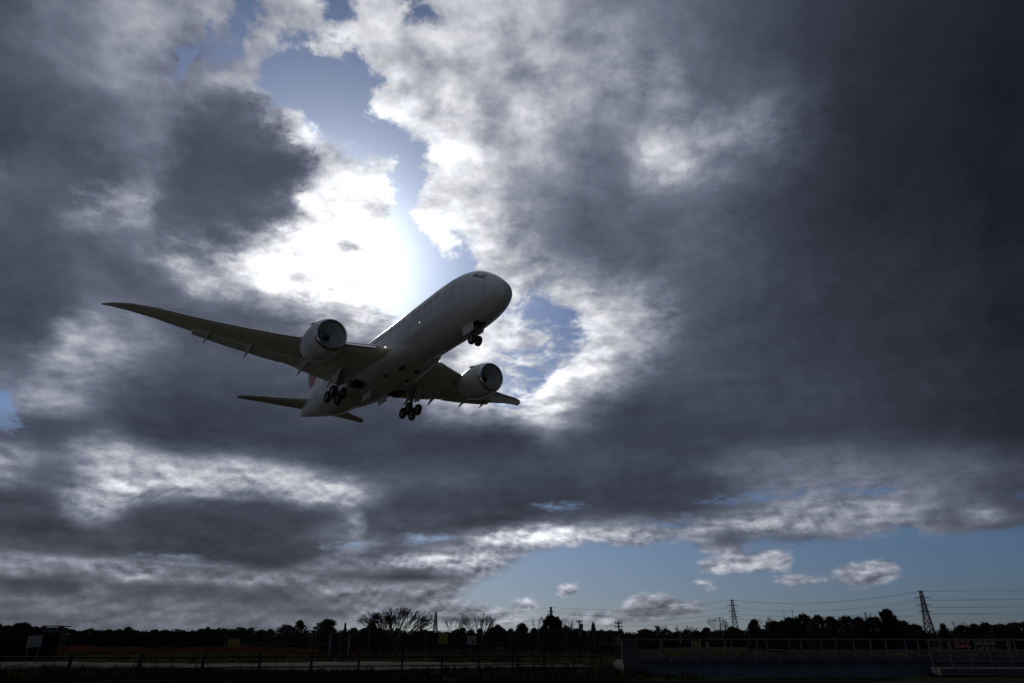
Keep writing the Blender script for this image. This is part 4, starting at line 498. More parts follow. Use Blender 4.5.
# ------------------------------------------------------------------ the airliner (x aft from the nose, y to its right, z up; metres)
NOSE = Vector((-.40, 55.6, 32.4))
ROT = Matrix(((-.57369, -.81880, .0214), (.81903, -.57373, .0049), (.00827, .02034, .99976)))
BASE = Vector((25.0, 0, -5.3))
def build_airliner():
    root = thing('airliner', 'white twin engine airliner with its wheels down flying low overhead', 'airliner')
    q = ROT.to_quaternion().to_matrix()
    root.matrix_world = Matrix.Translation(NOSE + q @ BASE) @ q.to_4x4()
    class P(MB):
        def build(s, name, mat, parent=None, smooth=True, angle=40):
            par = parent or root
            s.v = [tuple(Vector(p)-BASE) for p in s.v]
            return MB.build(s, name, mat, par, smooth, angle)
    # fuselage outline: x, top, bottom, half width
    prof = [(0, -1.05, -1.05, .02), (.06, -.78, -1.32, .28), (.2, -.52, -1.56, .52), (.5, -.16, -1.85, .86), (1, .34, -2.14, 1.24), (1.6, .86, -2.36, 1.57),
            (2.2, 1.36, -2.53, 1.84), (3, 1.95, -2.68, 2.13), (4, 2.47, -2.8, 2.41), (5, 2.78, -2.88, 2.60), (6, 2.96, -2.93, 2.72), (7, 3.05, -2.95, 2.80),
            (8.5, 3.10, -2.97, 2.86), (10, 3.12, -2.97, 2.88), (14, 3.12, -2.97, 2.88), (20, 3.12, -2.97, 2.88), (26, 3.12, -2.97, 2.88), (32, 3.12, -2.97, 2.88),
            (36, 3.12, -2.97, 2.88), (38.5, 3.12, -2.95, 2.86), (41, 3.11, -2.78, 2.76), (43.5, 3.08, -2.42, 2.57), (46, 3.0, -1.92, 2.28), (48.5, 2.86, -1.36, 1.92),
            (51, 2.58, -.78, 1.50), (53, 2.28, -.30, 1.12), (55, 1.88, .20, .68), (56, 1.58, .46, .42), (56.5, 1.32, .62, .24)]
    def at(x, k):
        i = max(j for j in range(len(prof)-1) if prof[j][0] <= x) if x > 0 else 0
        i0, i3 = max(i-1, 0), min(i+2, len(prof)-1); a, b = prof[i], prof[i+1]
        t = (x-a[0])/(b[0]-a[0])
        ma = (b[k]-prof[i0][k])/(b[0]-prof[i0][0]+1e-9)*(b[0]-a[0]); mb = (prof[i3][k]-a[k])/(prof[i3][0]-a[0])*(b[0]-a[0])
        return (2*t**3-3*t**2+1)*a[k]+(t**3-2*t**2+t)*ma+(-2*t**3+3*t**2)*b[k]+(t**3-t**2)*mb
    def surf(x, th, off=0.0):                          # th from the crown, positive to the right
        tp, bt, hw = at(x, 1), at(x, 2), at(x, 3)
        zc, hh = (tp+bt)/2, (tp-bt)/2
        return Vector((x, (hw+off)*math.sin(th), zc+(hh+off)*math.cos(th)))
    xs = [0.0, .02, .06, .12, .2, .32, .5, .75, 1, 1.3, 1.6, 2, 2.4, 2.8, 3.2, 3.6, 4, 4.5, 5, 5.5, 6, 7, 8.5, 10, 14, 18, 22, 26, 30, 34, 36, 37, 38, 39, 40, 41, 42, 43, 44, 45, 46, 47, 48, 49, 50, 51, 52, 53, 54, 55, 55.6, 56, 56.45]
    f = P(); N = 144
    f.loft([[surf(max(x, .004), 2*math.pi*i/N) for i in range(N)] for x in [xs[i]+(xs[i+1]-xs[i])*k/3 for i in range(len(xs)-1) for k in range(3)]+[xs[-1]]])
    body = f.build('fuselage', 'white_paint')
    def patch(name, mat, x0, x1, t0, t1, off, parent=body, nx=5, nt=6, thick=.02):
        p = P()
        for o in (off, off-thick):
            p.loft([[surf(x0+(x1-x0)*i/nx, R(t0+(t1-t0)*j/nt), o) for j in range(nt+1)] for i in range(nx+1)], cap=False, close=False)
        return p.build(name, mat, parent)
    for s in (-1, 1):
        patch('cockpit_window', 'glass', 1.75, 2.6, s*3, s*30, .012)
        patch('cockpit_window', 'glass', 1.9, 3.3, s*33, s*58, .012)
        for x in (6.2, 14.4, 33.0, 43.0):
            fr = patch('door', 'seam', x-.58, x+.58, s*58, s*104, .006)
            patch('door_panel', 'white_paint', x-.52, x+.52, s*59.3, s*102.6, .014, fr)
    wins = {}
    for s in (-1, 1):
        w = P(); w.loft([[surf(11+.135*math.cos(a), s*(R(78.5)+.075*math.sin(a)), o) for a in [2*math.pi*k/10 for k in range(10)]] for o in (-.01, .010)])
        wins[s] = w.build('window', 'cabin_glass', body)
        x = 8.2 if s else 0; n = 0
        for k in range(50):
            xx = 8.3 + k*.66
            if any(abs(xx-dx) < .75 for dx in (14.4, 33.0)) or n > 43: continue
            n += 1
            if abs(xx-11) < .01: continue
            c = wins[s].copy(); COL.objects.link(c); c.parent = body; c.location.x = xx-11
    lm = P(); lm.lathe([(-.02, .03), (.0, .05), (.03, .03)], surf(12, R(107)), Vector((0, math.sin(R(107)), math.cos(R(107)))), 12, True); lm.build('inspection_lamp', 'lamp', body)
    # belly fairing between the wings
    fb = P(); rings = []
    for i in range(25):
        t = i/24; x = 15.4 + 22.6*t
        e = min(1, math.sin(math.pi*t)**.55*1.05)
        hw = 2.0 + 1.24*e; bot = -2.6 - .66*e; top = -.3
        rings.append([Vector((x, hw*math.copysign(abs(math.sin(a))**.72, math.sin(a)), (top+bot)/2 + (top-bot)/2*math.copysign(abs(math.cos(a))**.78, math.cos(a)))) for a in [2*math.pi*k/48 for k in range(48)]])
    fb.loft(rings); fair = fb.build('belly_fairing', 'fairing_grey')
    for (x, y, a, b) in ((19.2, .95, .55, .3), (19.2, -.95, .55, .3), (22.4, 1.35, .35, .22), (22.4, -1.35, .35, .22)):
        g_ = P(); g_.loft([[Vector((x+a*math.cos(t), y+b*math.sin(t), z)) for t in [2*math.pi*k/14 for k in range(14)]] for z in (-3.10, -3.285)])
        g_.build('air_inlet', 'dark_metal', fair)
    # main gear bays
    for s in (-1, 1):
        g_ = P(); g_.box((27.6, s*2.55, -3.05), (2.2, 1.5, .3)); g_.build('gear_bay', 'glass', fair, False)
    b = P(); b.lathe([(0, .02), (.08, .16), (.2, .2)], (26, 0, -3.44), (0, 0, 1), 12); b.build('beacon', 'beacon', fair)
    # wings
    def sec(le, c, tc, z, camber=.02, x0=0.0, x1=1.0, n=12, y=0.0):
        up, lo = [], []
        for k in range(n+1):
            u = x0+(x1-x0)*(1-math.cos(math.pi*k/n))/2
            th = 5*tc*c*(.2969*math.sqrt(u)-.126*u-.3516*u*u+.2843*u**3-.1015*u**4)+.004
            cm = camber*c*math.sin(math.pi*min(u, 1))
            up.append(Vector((le+u*c, y, z+cm+th))); lo.append(Vector((le+u*c, y, z+cm-th)))
        return up+lo[::-1]
    LE = [(0, 16.4), (3, 18.5), (10.3, 23.6), (24.6, 33.6), (27.2, 36.1), (29.0, 38.6), (30.0, 40.5)]
    TE = [(0, 31.2), (3, 30.9), (10.3, 31.5), (24.6, 36.9), (27.2, 38.5), (29.0, 39.9), (30.0, 40.9)]
    def ip(T, y):
        for (a, u), (b_, v) in zip(T, T[1:]):
            if y <= b_: return u+(v-u)*(y-a)/(b_-a)
        return T[-1][1]
    def wz(y): e = max(0, y-3); return -1.55+.105*e+3.25*(e/27)**2
    def tcf(y): return .135-.045*min(1, y/24)
    FLAPS = ((3.4, 9.0, 17), (9.0, 10.98, 14), (11.02, 20.6, 16))
    CUT = .79
    def flapped(y): return any(a-1e-6 <= y <= b_+1e-6 for a, b_, _ in FLAPS)
    for s in (-1, 1):
        w = P()
        st = [0, 3, 3.39, 3.4, 5, 7, 9, 9.15, 10.3, 10.9, 11.05, 13, 15, 17, 19, 20.6, 20.61, 22.5, 24.6, 26, 27.2, 28.2, 29, 29.6, 30.0]
        rings = []
        for y in st:
            le, te = ip(LE, y), ip(TE, y); c = te-le
            rings.append([Vector((p.x, s*y, p.z)) for p in sec(le, c, tcf(y), wz(y), x1=CUT if 3.4 <= y <= 20.6 else 1.0)])
        w.loft(rings); wing = w.build('wing', 'grey_paint', None, True, 50)
        for a, b_, ang in FLAPS:
            fl = P(); rg = []
            for k in range(7):
                y = a+(b_-a)*k/6; le, te = ip(LE, y), ip(TE, y); c = te-le; fc = c*.245
                ca, sa = math.cos(R(ang)), math.sin(R(ang)); x0 = le+c*(CUT-.03); z0 = wz(y)-.010*c
                rg.append([Vector((x0+p.x*ca+p.z*sa, s*y, z0-p.x*sa+p.z*ca)) for p in sec(0, fc, .14, 0, n=8)])
            fl.loft(rg); fl.build('flap', 'flap_grey', wing, True, 60)
        for a, b_ in ((4.4, 8.4), (11.1, 14.2), (14.3, 17.4), (17.5, 20.6), (20.7, 24.2)):
            sl_ = P(); rg = []
            for k in range(5):
                y = a+(b_-a)*k/4; le, te = ip(LE, y), ip(TE, y); c = te-le; cc = .13*c+.12
                ca, sa = math.cos(R(-24)), math.sin(R(-24)); x0 = le-.055*c-.05; z0 = wz(y)-.035*c-.02
                rg.append([Vector((x0+p.x*ca+p.z*sa, s*y, z0-p.x*sa+p.z*ca)) for p in sec(0, cc, .16, 0, n=6)])
            sl_.loft(rg); sl_.build('slat', 'bare_metal', wing, True, 60)
        for y, rr in ((5.2, .30), (8.8, .27), (14.7, .24), (19.1, .21)):
            le, te = ip(LE, y), ip(TE, y); c = te-le; cn = P(); rg = []
            ctrl = [(.56, -.055, .05), (.63, -.075, .7), (.72, -.088, 1.0), (.82, -.105, 1.0), (.90, -.135, .85), (.98, -.17, .55), (1.04, -.19, .06)]
            for u, dz, kr in ctrl:
                u2 = u if u < .8 else .8+(u-.8)*(1.15 if y > 10 else .9)
                rg.append([Vector((le+u2*c, s*y+rr*.6*kr*math.cos(t), wz(y)+dz*c*.9+rr*1.15*kr*math.sin(t))) for t in [2*math.pi*k/12 for k in range(12)]])
            cn.loft(rg); cn.build('flap_fairing', 'flap_grey', wing)
        lb = P(); lb.lathe([(0, .02), (.02, .055), (.12, .06)], (18.55, s*3.42, wz(3.4)+.03), (1, 0, 0), 14, True); lb.build('landing_light', 'lamp', wing)
    # tail
    for s in (-1, 1):
        t = P(); rg = []
        for y, le, te, tc in ((.4, 47.6, 53.6, .11), (1.6, 48.5, 53.95, .11), (5.5, 51.5, 55.2, .1), (8.8, 54.0, 56.3, .095), (9.6, 54.8, 56.6, .09), (9.9, 55.6, 56.8, .08)):
            rg.append([Vector((p.x, s*y, p.z)) for p in sec(le, te-le, tc, .85+.075*y, 0, n=8)])
        t.loft(rg); t.build('tailplane', 'grey_paint', None, True, 60)
    t = P(); rg = []
    FIN = ((2.2, 42.6, 54.4, .09), (3.4, 45.0, 54.7, .10), (6, 47.6, 55.6, .10), (9, 50.6, 56.6, .095), (11.4, 53.0, 57.4, .09), (12.0, 54.2, 57.5, .08))
    for z, le, te, tc in FIN:
        rg.append([Vector((p.x, p.z, z)) for p in sec(le, te-le, tc, 0, 0, n=8)])
    t.loft(rg); fin = t.build('tail_fin', 'white_paint', None, True, 60)
    for s in (-1, 1):
        e = P(); pts = []
        for r_ in (0, .7, 1.4, 2.0, 2.55):
            ring = []
            for k in range(36):
                a = 2*math.pi*k/36; x, z = 52.5+r_*math.cos(a), 6.7+r_*math.sin(a)
                i = max(j for j in range(len(FIN)-1) if FIN[j][0] <= z); q0, q1 = FIN[i], FIN[i+1]; u = (z-q0[0])/(q1[0]-q0[0])
                le = q0[1]+(q1[1]-q0[1])*u; te = q0[2]+(q1[2]-q0[2])*u; tc = q0[3]+(q1[3]-q0[3])*u; c = te-le; v = min(1, max(.01, (x-le)/c))
                th = 5*tc*c*(.2969*math.sqrt(v)-.126*v-.3516*v*v+.2843*v**3-.1015*v**4)+.004
                ring.append(Vector((x, s*(th+.03), z)))
            pts.append(ring)
        e.loft(pts, False); e.build('red_roundel', 'red', fin)
    # engines
    for s in (-1, 1):
        o = Vector((17.45, s*9.9, -2.12)); EK = 1.09; ax = Vector((1, -s*.02, .035)).normalized()
        n_ = P(); NN = 60
        ek = lambda L_: [(h_*EK, q_*EK) for h_, q_ in L_]
        prof_o = [(.30, 1.62), (.6, 1.70), (1.1, 1.79), (1.8, 1.85), (2.6, 1.85), (3.4, 1.78), (4.2, 1.64), (4.75, 1.52)]
        prof_i = [(4.75, 1.48), (4.2, 1.50), (3.2, 1.50)]
        u = ax.orthogonal().normalized(); v = ax.cross(u); rg = []
        for j, (h, r_) in enumerate(prof_o+prof_i):
            tip = h == 4.75
            rg.append([o+ax*EK*(h+(.26 if (k % 4 == 0) else .13 if k % 2 else -.05)*(1 if tip else 0))+(u*math.cos(2*math.pi*k/NN)+v*math.sin(2*math.pi*k/NN))*r_*EK for k in range(NN)])
        n_.loft(rg, False); eng = n_.build('engine', 'white_paint', None, True, 60)
        l_ = P(); l_.lathe(ek([(.302, 1.622), (.16, 1.57), (.05, 1.50), (0, 1.43), (.04, 1.37), (.16, 1.33), (.34, 1.32)]), o, ax, NN); l_.build('intake_lip', 'bare_metal', eng)
        d_ = P(); d_.lathe(ek([(.34, 1.32), (.7, 1.35), (1.25, 1.42), (1.9, 1.43)]), o, ax, NN); d_.build('intake_duct', 'liner', eng)
        fn = P()
        for k in range(18):
            a = 2*math.pi*k/18; rg = []
            for r_, tw, ch in ((.32, 20, .28), (.7, 38, .34), (1.1, 54, .38), (1.40, 64, .36)):
                er = u*math.cos(a+.12*r_)+v*math.sin(a+.12*r_); et = ax.cross(er)
                c_ = ax*math.cos(R(tw))+et*math.sin(R(tw)); p0 = o+ax*1.55*EK+er*r_*EK; nn = c_.cross(er)
                rg.append([p0-c_*ch/2, p0+nn*.012, p0+c_*ch/2, p0-nn*.012])
            fn.loft(rg)
        fn.lathe(ek([(1.95, 1.43), (1.95, .05)]), o, ax, 40); fn.build('fan', 'fan_black', eng)
        sp_ = P(); sp_.lathe(ek([(1.0, .015), (1.12, .14), (1.35, .27), (1.65, .36)]), o, ax, 24); sp_.build('spinner', 'dark_metal', eng)
        cz = P(); cz.lathe(ek([(3.2, 1.02), (4.4, .98), (5.5, .80), (6.3, .66), (6.3, .62), (5.4, .64)]), o, ax, 40); cz.build('core_nozzle', 'dark_metal', eng)
        pg = P(); pg.lathe(ek([(5.2, .50), (6.3, .42), (7.0, .22), (7.4, .04)]), o, ax, 24, True); pg.build('exhaust_plug', 'dark_metal', eng)
        py = P(); rg = []
        for x, z0, z1, hw in ((18.9, -.42, -.30, .04), (19.8, -.6, .05, .18), (21.5, -.75, .20, .24), (23.4, -1.0, .12, .26), (25.2, -1.35, -.25, .24), (26.8, -1.05, -.45, .15), (28.2, -.72, -.55, .04)):
            rg.append([Vector((x, s*9.9+hw*math.cos(t), (z0+z1)/2+(z1-z0)/2*math.sin(t))) for t in [2*math.pi*k/14 for k in range(14)]])
        py.loft(rg); py.build('pylon', 'white_paint', eng)
        for s2 in (-1, 1):
            a0 = R(48)*s2; st_ = P(); up_ = Vector((0, math.sin(a0), math.cos(a0)))
            b0 = o+ax*1.1+up_*1.91; b1 = o+ax*2.5+up_*1.99
            st_.add([b0, b1, b1+up_*.26, b0+ax*.75+up_*.26]+[p+Vector((0, math.cos(a0), -math.sin(a0)))*.03 for p in (b0, b1, b1+up_*.26, b0+ax*.75+up_*.26)], [(0,1,2,3),(7,6,5,4),(0,4,5,1),(1,5,6,2),(2,6,7,3),(3,7,4,0)])
            st_.build('strake', 'white_paint', eng, False)
    # landing gear
    def wheel(c, r_, w_, par):
        t = P(); t.lathe([(-w_*.30, r_*.55), (-w_*.46, r_*.66), (-w_*.5, r_*.82), (-w_*.40, r_*.95), (-w_*.2, r_), (w_*.2, r_), (w_*.40, r_*.95), (w_*.5, r_*.82), (w_*.46, r_*.66), (w_*.30, r_*.55)], c, (0, 1, 0), 28)
        ty = t.build('wheel', 'tyre', par)
        h = P(); h.lathe([(-w_*.33, .02), (-w_*.33, r_*.3), (-w_*.28, r_*.57), (w_*.28, r_*.57), (w_*.33, r_*.3), (w_*.33, .02)], c, (0, 1, 0), 20); h.build('hub', 'hub', ty)
    for s in (-1, 1):
        c = Vector((28.2, s*4.9, -4.75)); top = Vector((27.7, s*4.75, -1.9))
        g_ = P(); g_.bar(top, top.lerp(c, .62), .24, .22, 14); g_.bar(top.lerp(c, .6), c, .15, .15, 12)
        g_.bar((26.3, s*4.4, -2.0), top.lerp(c, .6), .10, .09, 8); g_.bar((28.2, s*3.1, -2.5), top.lerp(c, .58), .11, .09, 8)
        g_.bar(top.lerp(c, .62)+Vector((.22, 0, 0)), c+Vector((.55, 0, .38)), .06, .06, 6); g_.bar(c+Vector((.55, 0, .38)), c+Vector((.1, 0, .05)), .06, .06, 6)
        leg = g_.build('main_gear', 'strut')
        tl = R(12); d_ = Vector((math.cos(tl), 0, -math.sin(tl)))*.78
        bb = P(); bb.bar(c-d_*1.12, c+d_*1.12, .15, .15, 12)
        for sg in (-1, 1): bb.bar(c+d_*sg+Vector((0, -.62, 0)), c+d_*sg+Vector((0, .62, 0)), .09, .09, 10)
        bb.build('bogie_beam', 'strut', leg)
        for sg in (-1, 1):
            for sy in (-1, 1): wheel(c+d_*sg+Vector((0, sy*.64, 0)), .70, .52, leg)
        dr = P(); dr.box((27.6, s*5.35, -2.75), (1.5, .05, 1.5), (R(s*8), R(-6), 0)); dr.build('gear_door', 'fairing_grey', leg, False)
        d2 = P(); d2.box((28.3, s*1.05, -4.0), (2.4, .05, 1.0), (R(s*6), 0, 0)); d2.build('gear_door', 'fairing_grey', leg, False)
    c = Vector((5.3, 0, -4.42)); g_ = P(); g_.bar((5.15, 0, -2.6), (5.22, 0, -3.6), .15, .14, 12); g_.bar((5.22, 0, -3.55), c, .10, .10, 12)
    g_.bar((6.5, 0, -2.7), (5.24, 0, -3.4), .07, .07, 8); g_.bar(c+Vector((0, -.34, 0)), c+Vector((0, .34, 0)), .08, .08, 10)
    g_.bar((5.05, 0, -3.6), (4.8, 0, -4.0), .05, .05, 6); g_.bar((4.8, 0, -4.0), c, .05, .05, 6); nleg = g_.build('nose_gear', 'strut')
    for sy in (-1, 1):
        wheel(c+Vector((0, sy*.37, 0)), .52, .38, nleg)
        dr = P(); dr.box((5.7, sy*.62, -3.25), (1.9, .04, .80), (R(sy*-12), 0, 0)); dr.build('gear_door', 'flap_grey', nleg, False)
    by = P(); by.box((5.6, 0, -2.86), (2.6, 1.05, .2)); by.build('gear_bay', 'glass', body, False)
    return root
airliner = build_airliner()

# ------------------------------------------------------------------ trees
def leaf_crown(seed, w, h, n_clump, leaf, per, shape, mat, z0=.15):
    """leaf sized faces in clumps through the crown's volume; unit crown of width w, height h"""
    r = random.Random(seed); b = MB()
    for _ in range(n_clump):
        while True:
            t = r.random(); a = r.uniform(0, 2*math.pi); q = math.sqrt(r.random())
            if shape == 'dome': rad = math.sqrt(max(0, 1-t**2.6))*(.75+.25*math.sin(3*a+seed))
            elif shape == 'cone': rad = (1-t)**.8+.05
            else: rad = math.sin(math.pi*min(1, .22+t*.76))**.6*(.8+.2*math.sin(2*a+seed))
            if r.random() < .35+.65*q: break
        c = Vector((math.cos(a)*q*rad*w/2, math.sin(a)*q*rad*w/2, h*(z0+(1-z0)*t)))
        cr = r.uniform(.07, .15)*min(w, h)*(1.25 if t < .6 else .85)
        for _ in range(per):
            d = Vector((r.gauss(0, 1), r.gauss(0, 1), r.gauss(0, .8))); d = d.normalized()*cr*(r.random()**.45)
            p = c+d; u = Vector((r.gauss(0, 1), r.gauss(0, 1), r.gauss(0, 1))).normalized(); v = u.orthogonal().normalized()
            l_ = leaf*r.uniform(.6, 1.4); u *= l_; v *= l_*.55
            b.add([p-u, p+v, p+u, p-v], [(0, 1, 2, 3)])
    return b.mesh('crown', mat)
def limbs(seed, h, w, r0):
    r = random.Random(seed); b = MB(); top = Vector((r.uniform(-.05, .05)*w, 0, h*.62))
    b.bar((0, 0, -.3), top, r0, r0*.4, 7)
    for _ in range(9):
        t = r.uniform(.35, 1); s = Vector((0, 0, 0)).lerp(top, t); a = r.uniform(0, 2*math.pi)
        e = s+Vector((math.cos(a)*w*.33, math.sin(a)*w*.33, h*r.uniform(.12, .33))); b.bar(s, e, r0*.35, r0*.08, 5)
    return b.mesh('trunk', 'bark', True)
def bare_mesh(seed, h, spread, lean_up, depth=6, kids=3, limbs_n=6, bole=.16, r0=.05, thin=.70):
    """a leafless tree: the bole and the fan of ever finer branches"""
    r = random.Random(seed); tr = MB(); br = MB()
    tr.bar((0, 0, -.3), (0, 0, h*bole), r0*h*.5, r0*h*.42, 8)
    def grow(p, d, L, rad, lv):
        q = p+d*L; mid = p.lerp(q, .5)+Vector((r.gauss(0, .04), r.gauss(0, .04), 0))*L
        n = 6 if lv > depth-2 else 3
        br.bar(p, mid, rad, rad*.85, n, False); br.bar(mid, q, rad*.85, rad*.66, n, False)
        if lv <= 0: return
        for k in range(kids if lv < depth else kids):
            nd = (d+Vector((r.gauss(0, spread), r.gauss(0, spread), r.gauss(lean_up, .16)))).normalized()
            grow(q if k else mid.lerp(q, r.uniform(.3, 1)), nd, L*r.uniform(.62, .84), rad*thin, lv-1)
    for k in range(limbs_n):
        a = 2.4*k+r.uniform(-.3, .3); s = 1.15*math.sqrt((k+.5)/limbs_n)
        grow(Vector((0, 0, h*bole*r.uniform(.75, 1))), Vector((math.cos(a)*s, math.sin(a)*s, 1.0)).normalized(), h*.27, r0*h*.26, depth-1)
    return tr.mesh('trunk', 'bark', True), br.mesh('branches', 'bark')
def plant(name, label, cat, loc, parts, scale=(1, 1, 1), rz=0, group=None):
    t = thing(name, label, cat, loc, rz, group); t.scale = scale
    for n, me in parts:
        o = bpy.data.objects.new(n, me); COL.objects.link(o); o.parent = t
    return t
CR = {}
for k in range(5): CR['dome', k] = [('crown', leaf_crown(20+k, 1.0, 1.0, 170, .028, 50, 'dome', M['leaf'], .02)), ('trunk', limbs(40+k, 1, .9, .028))]
for k in range(3): CR['round', k] = [('crown', leaf_crown(60+k, 1.0, 1.0, 160, .028, 50, 'round', M['leaf_olive'], .04)), ('trunk', limbs(70+k, 1, .9, .03))]
for k in range(3): CR['cone', k] = [('crown', leaf_crown(80+k, 1.0, 1.0, 140, .026, 46, 'cone', M['leaf'], .02)), ('trunk', limbs(90+k, 1, .5, .03))]
def tree(px, top, wpx, Y, kind, k, label, group=None, name=None, dz=0.0):
    p = sight(px, 640, Y); p.z = dz-.1; h = sight(px, top, Y).z-p.z; wd = wpx*Y/745
    return plant(name or {'dome': 'broadleaf_tree', 'round': 'round_tree', 'cone': 'conifer'}[kind], label, 'tree', p, CR[kind, k], (wd, wd*.9, h), (px*1.7) % 6.28, group)
# crowns that stand out along the skyline
SPECIAL = [
 (22, 624, 30, 150, 'dome', 0, 'dark bushy tree at the left end of the skyline, left of the flat roofed house'),
 (126, 628, 18, 190, 'dome', 1, 'small dark tree rising behind the left end of the soil bank'),
 (285, 626, 38, 150, 'dome', 2, 'low wide evergreen just left of the domed evergreen at the mesh fence'),
 (298, 621.5, 20, 146, 'round', 0, 'narrow upright evergreen between two wide evergreens behind the mesh fence'),
 (326, 621, 44, 150, 'dome', 3, 'broad domed evergreen with a thin dead tip, behind the mesh fence'),
 (344, 624, 9, 140, 'cone', 0, 'slim pointed conifer at the right edge of the broad domed evergreen'),
 (371, 624, 24, 140, 'dome', 4, 'dark evergreen at the left foot of the fan shaped bare tree'),
 (421, 626, 9, 140, 'cone', 1, 'short pointed conifer at the right foot of the fan shaped bare tree'),
 (498, 626, 22, 140, 'dome', 1, 'low evergreen right of the two sparse bare trees'),
 (522, 624.5, 22, 140, 'round', 1, 'squat flat topped evergreen left of the far pylon with the tree in front'),
 (552, 617, 36, 130, 'dome', 2, 'tall dark evergreen standing in front of a far pylon'),
 (594, 624, 13, 150, 'cone', 2, 'ragged conifer between the two utility poles'),
 (646, 630, 30, 150, 'round', 2, 'low olive tree behind the left end of the bridge railing'),
 (757, 621, 26, 125, 'dome', 0, 'dark tree just right of the middle pylon'),
 (892, 611.5, 30, 135, 'dome', 3, 'tallest tree behind the bridge, just left of the near pylon'),
 (946, 625, 18, 140, 'dome', 4, 'small dense tree just right of the near pylon'),
]
for a in SPECIAL: tree(*a)
def run(x0, x1, tops, Y, label, group, kinds, wr, seed):
    r = random.Random(seed); x = x0
    while x < x1:
        w_ = r.uniform(*wr); t = x0 if False else x+w_*.35
        top = tops[0][1]
        for (a, u), (b_, v) in zip(tops, tops[1:]):
            if a <= t <= b_: top = u+(v-u)*(t-a)/(b_-a)
        kd = r.choice(kinds); tree(t, top+r.uniform(-1.5, 2.0), w_, Y*r.uniform(.92, 1.12), kd, r.randrange(5 if kd == 'dome' else 3), label, group)
        x += w_*.44
run(-30, 270, [(-30, 624), (50, 627), (70, 630), (190, 631), (270, 629)], 240, 'low dark tree in the far left row behind the soil bank', 'trees behind the soil bank', ('dome', 'round'), (14, 26), 1)
run(345, 455, [(345, 630), (400, 630), (455, 631)], 165, 'low dark tree at the feet of the bare trees behind the mesh fence', 'trees at the feet of the bare trees', ('dome', 'round'), (14, 24), 2)
run(455, 630, [(455, 629), (500, 629), (560, 626), (580, 628), (630, 633)], 160, 'low dark tree behind the mesh fence between the bare trees and the bridge', 'trees between the bare trees and the bridge', ('dome', 'dome', 'round', 'cone'), (18, 32), 3)
run(640, 735, [(640, 631), (660, 630), (690, 631), (735, 628)], 190, 'low olive tree behind the bridge left of the middle pylon', 'trees left of the middle pylon', ('round', 'dome'), (20, 34), 4)
run(765, 910, [(765, 624), (790, 618), (830, 616), (850, 619), (870, 620), (890, 616), (910, 624)], 135, 'dark tree in the thick belt behind the bridge railing', 'tree belt between the two near pylons', ('dome', 'dome', 'round', 'cone'), (24, 40), 5)
run(955, 1075, [(955, 628), (975, 625), (1024, 624), (1075, 622)], 150, 'dark tree in the row behind the right end of the bridge', 'trees right of the near pylon', ('dome', 'dome', 'round'), (22, 36), 6)
# leafless trees
def bare(px, top, Y, me, wpx, label, rz=0, name='bare_tree'):
    p = sight(px, 640, Y); p.z = -.1; h = sight(px, top, Y).z-p.z
    zs = [v.co.z for v in me[1].vertices]; xs_ = sorted(v.co.x for v in me[1].vertices); top_ = max(zs); wd = xs_[int(len(xs_)*.985)]-xs_[int(len(xs_)*.015)]
    return plant(name, label, 'tree', p, [('trunk', me[0]), ('branches', me[1])], (wpx*Y/745/wd, wpx*Y/745/wd, h/top_), rz)
bare(393, 604.5, 130, bare_mesh(5, 10, .17, .05, 6, 3, 17, .10, .030), 66, 'large fan shaped bare tree with many fine twigs, behind the mesh fence')
bare(456, 612, 135, bare_mesh(8, 8, .34, .12, 5, 3, 4, .25, .04), 30, 'thin sparse bare tree just right of the yellow sign')
bare(481, 611.5, 135, bare_mesh(9, 8, .30, .14, 5, 3, 5, .25, .045), 30, 'bare tree with several thick stems above the square white sign')
bare(563, 617, 138, bare_mesh(12, 7, .3, .14, 5, 3, 4, .25, .04), 24, 'bare twiggy tree at the right shoulder of the tall dark evergreen')
bare(538, 615, 150, bare_mesh(13, 7, .22, .3, 4, 3, 3, .3, .035), 10, 'thin bare sapling at the left shoulder of the tall dark evergreen')
bare(793, 607, 140, bare_mesh(14, 7, .10, .5, 4, 2, 2, .4, .04), 8, 'pair of bare upright stems rising out of the tree belt behind the bridge')
bare(768, 615, 140, bare_mesh(15, 7, .26, .2, 5, 3, 4, .25, .035), 16, 'bare bushy tree filling the gap left of the tree belt behind the bridge')
bare(722, 617, 170, bare_mesh(16, 7, .26, .2, 5, 3, 4, .25, .035), 22, 'bare twiggy tree at the foot of the middle pylon')
bare(866, 611, 150, bare_mesh(17, 7, .24, .2, 5, 3, 4, .25, .035), 18, 'bare tree poking out of the belt left of its tallest tree')
bare(680, 624, 170, bare_mesh(18, 7, .4, .12, 5, 3, 5, .2, .035), 44, 'wide low bare tree behind the bridge left of the middle pylon')
bare(965, 619, 160, bare_mesh(19, 7, .26, .2, 4, 3, 4, .25, .035), 14, 'bare sapling rising over the row at the right end of the bridge')
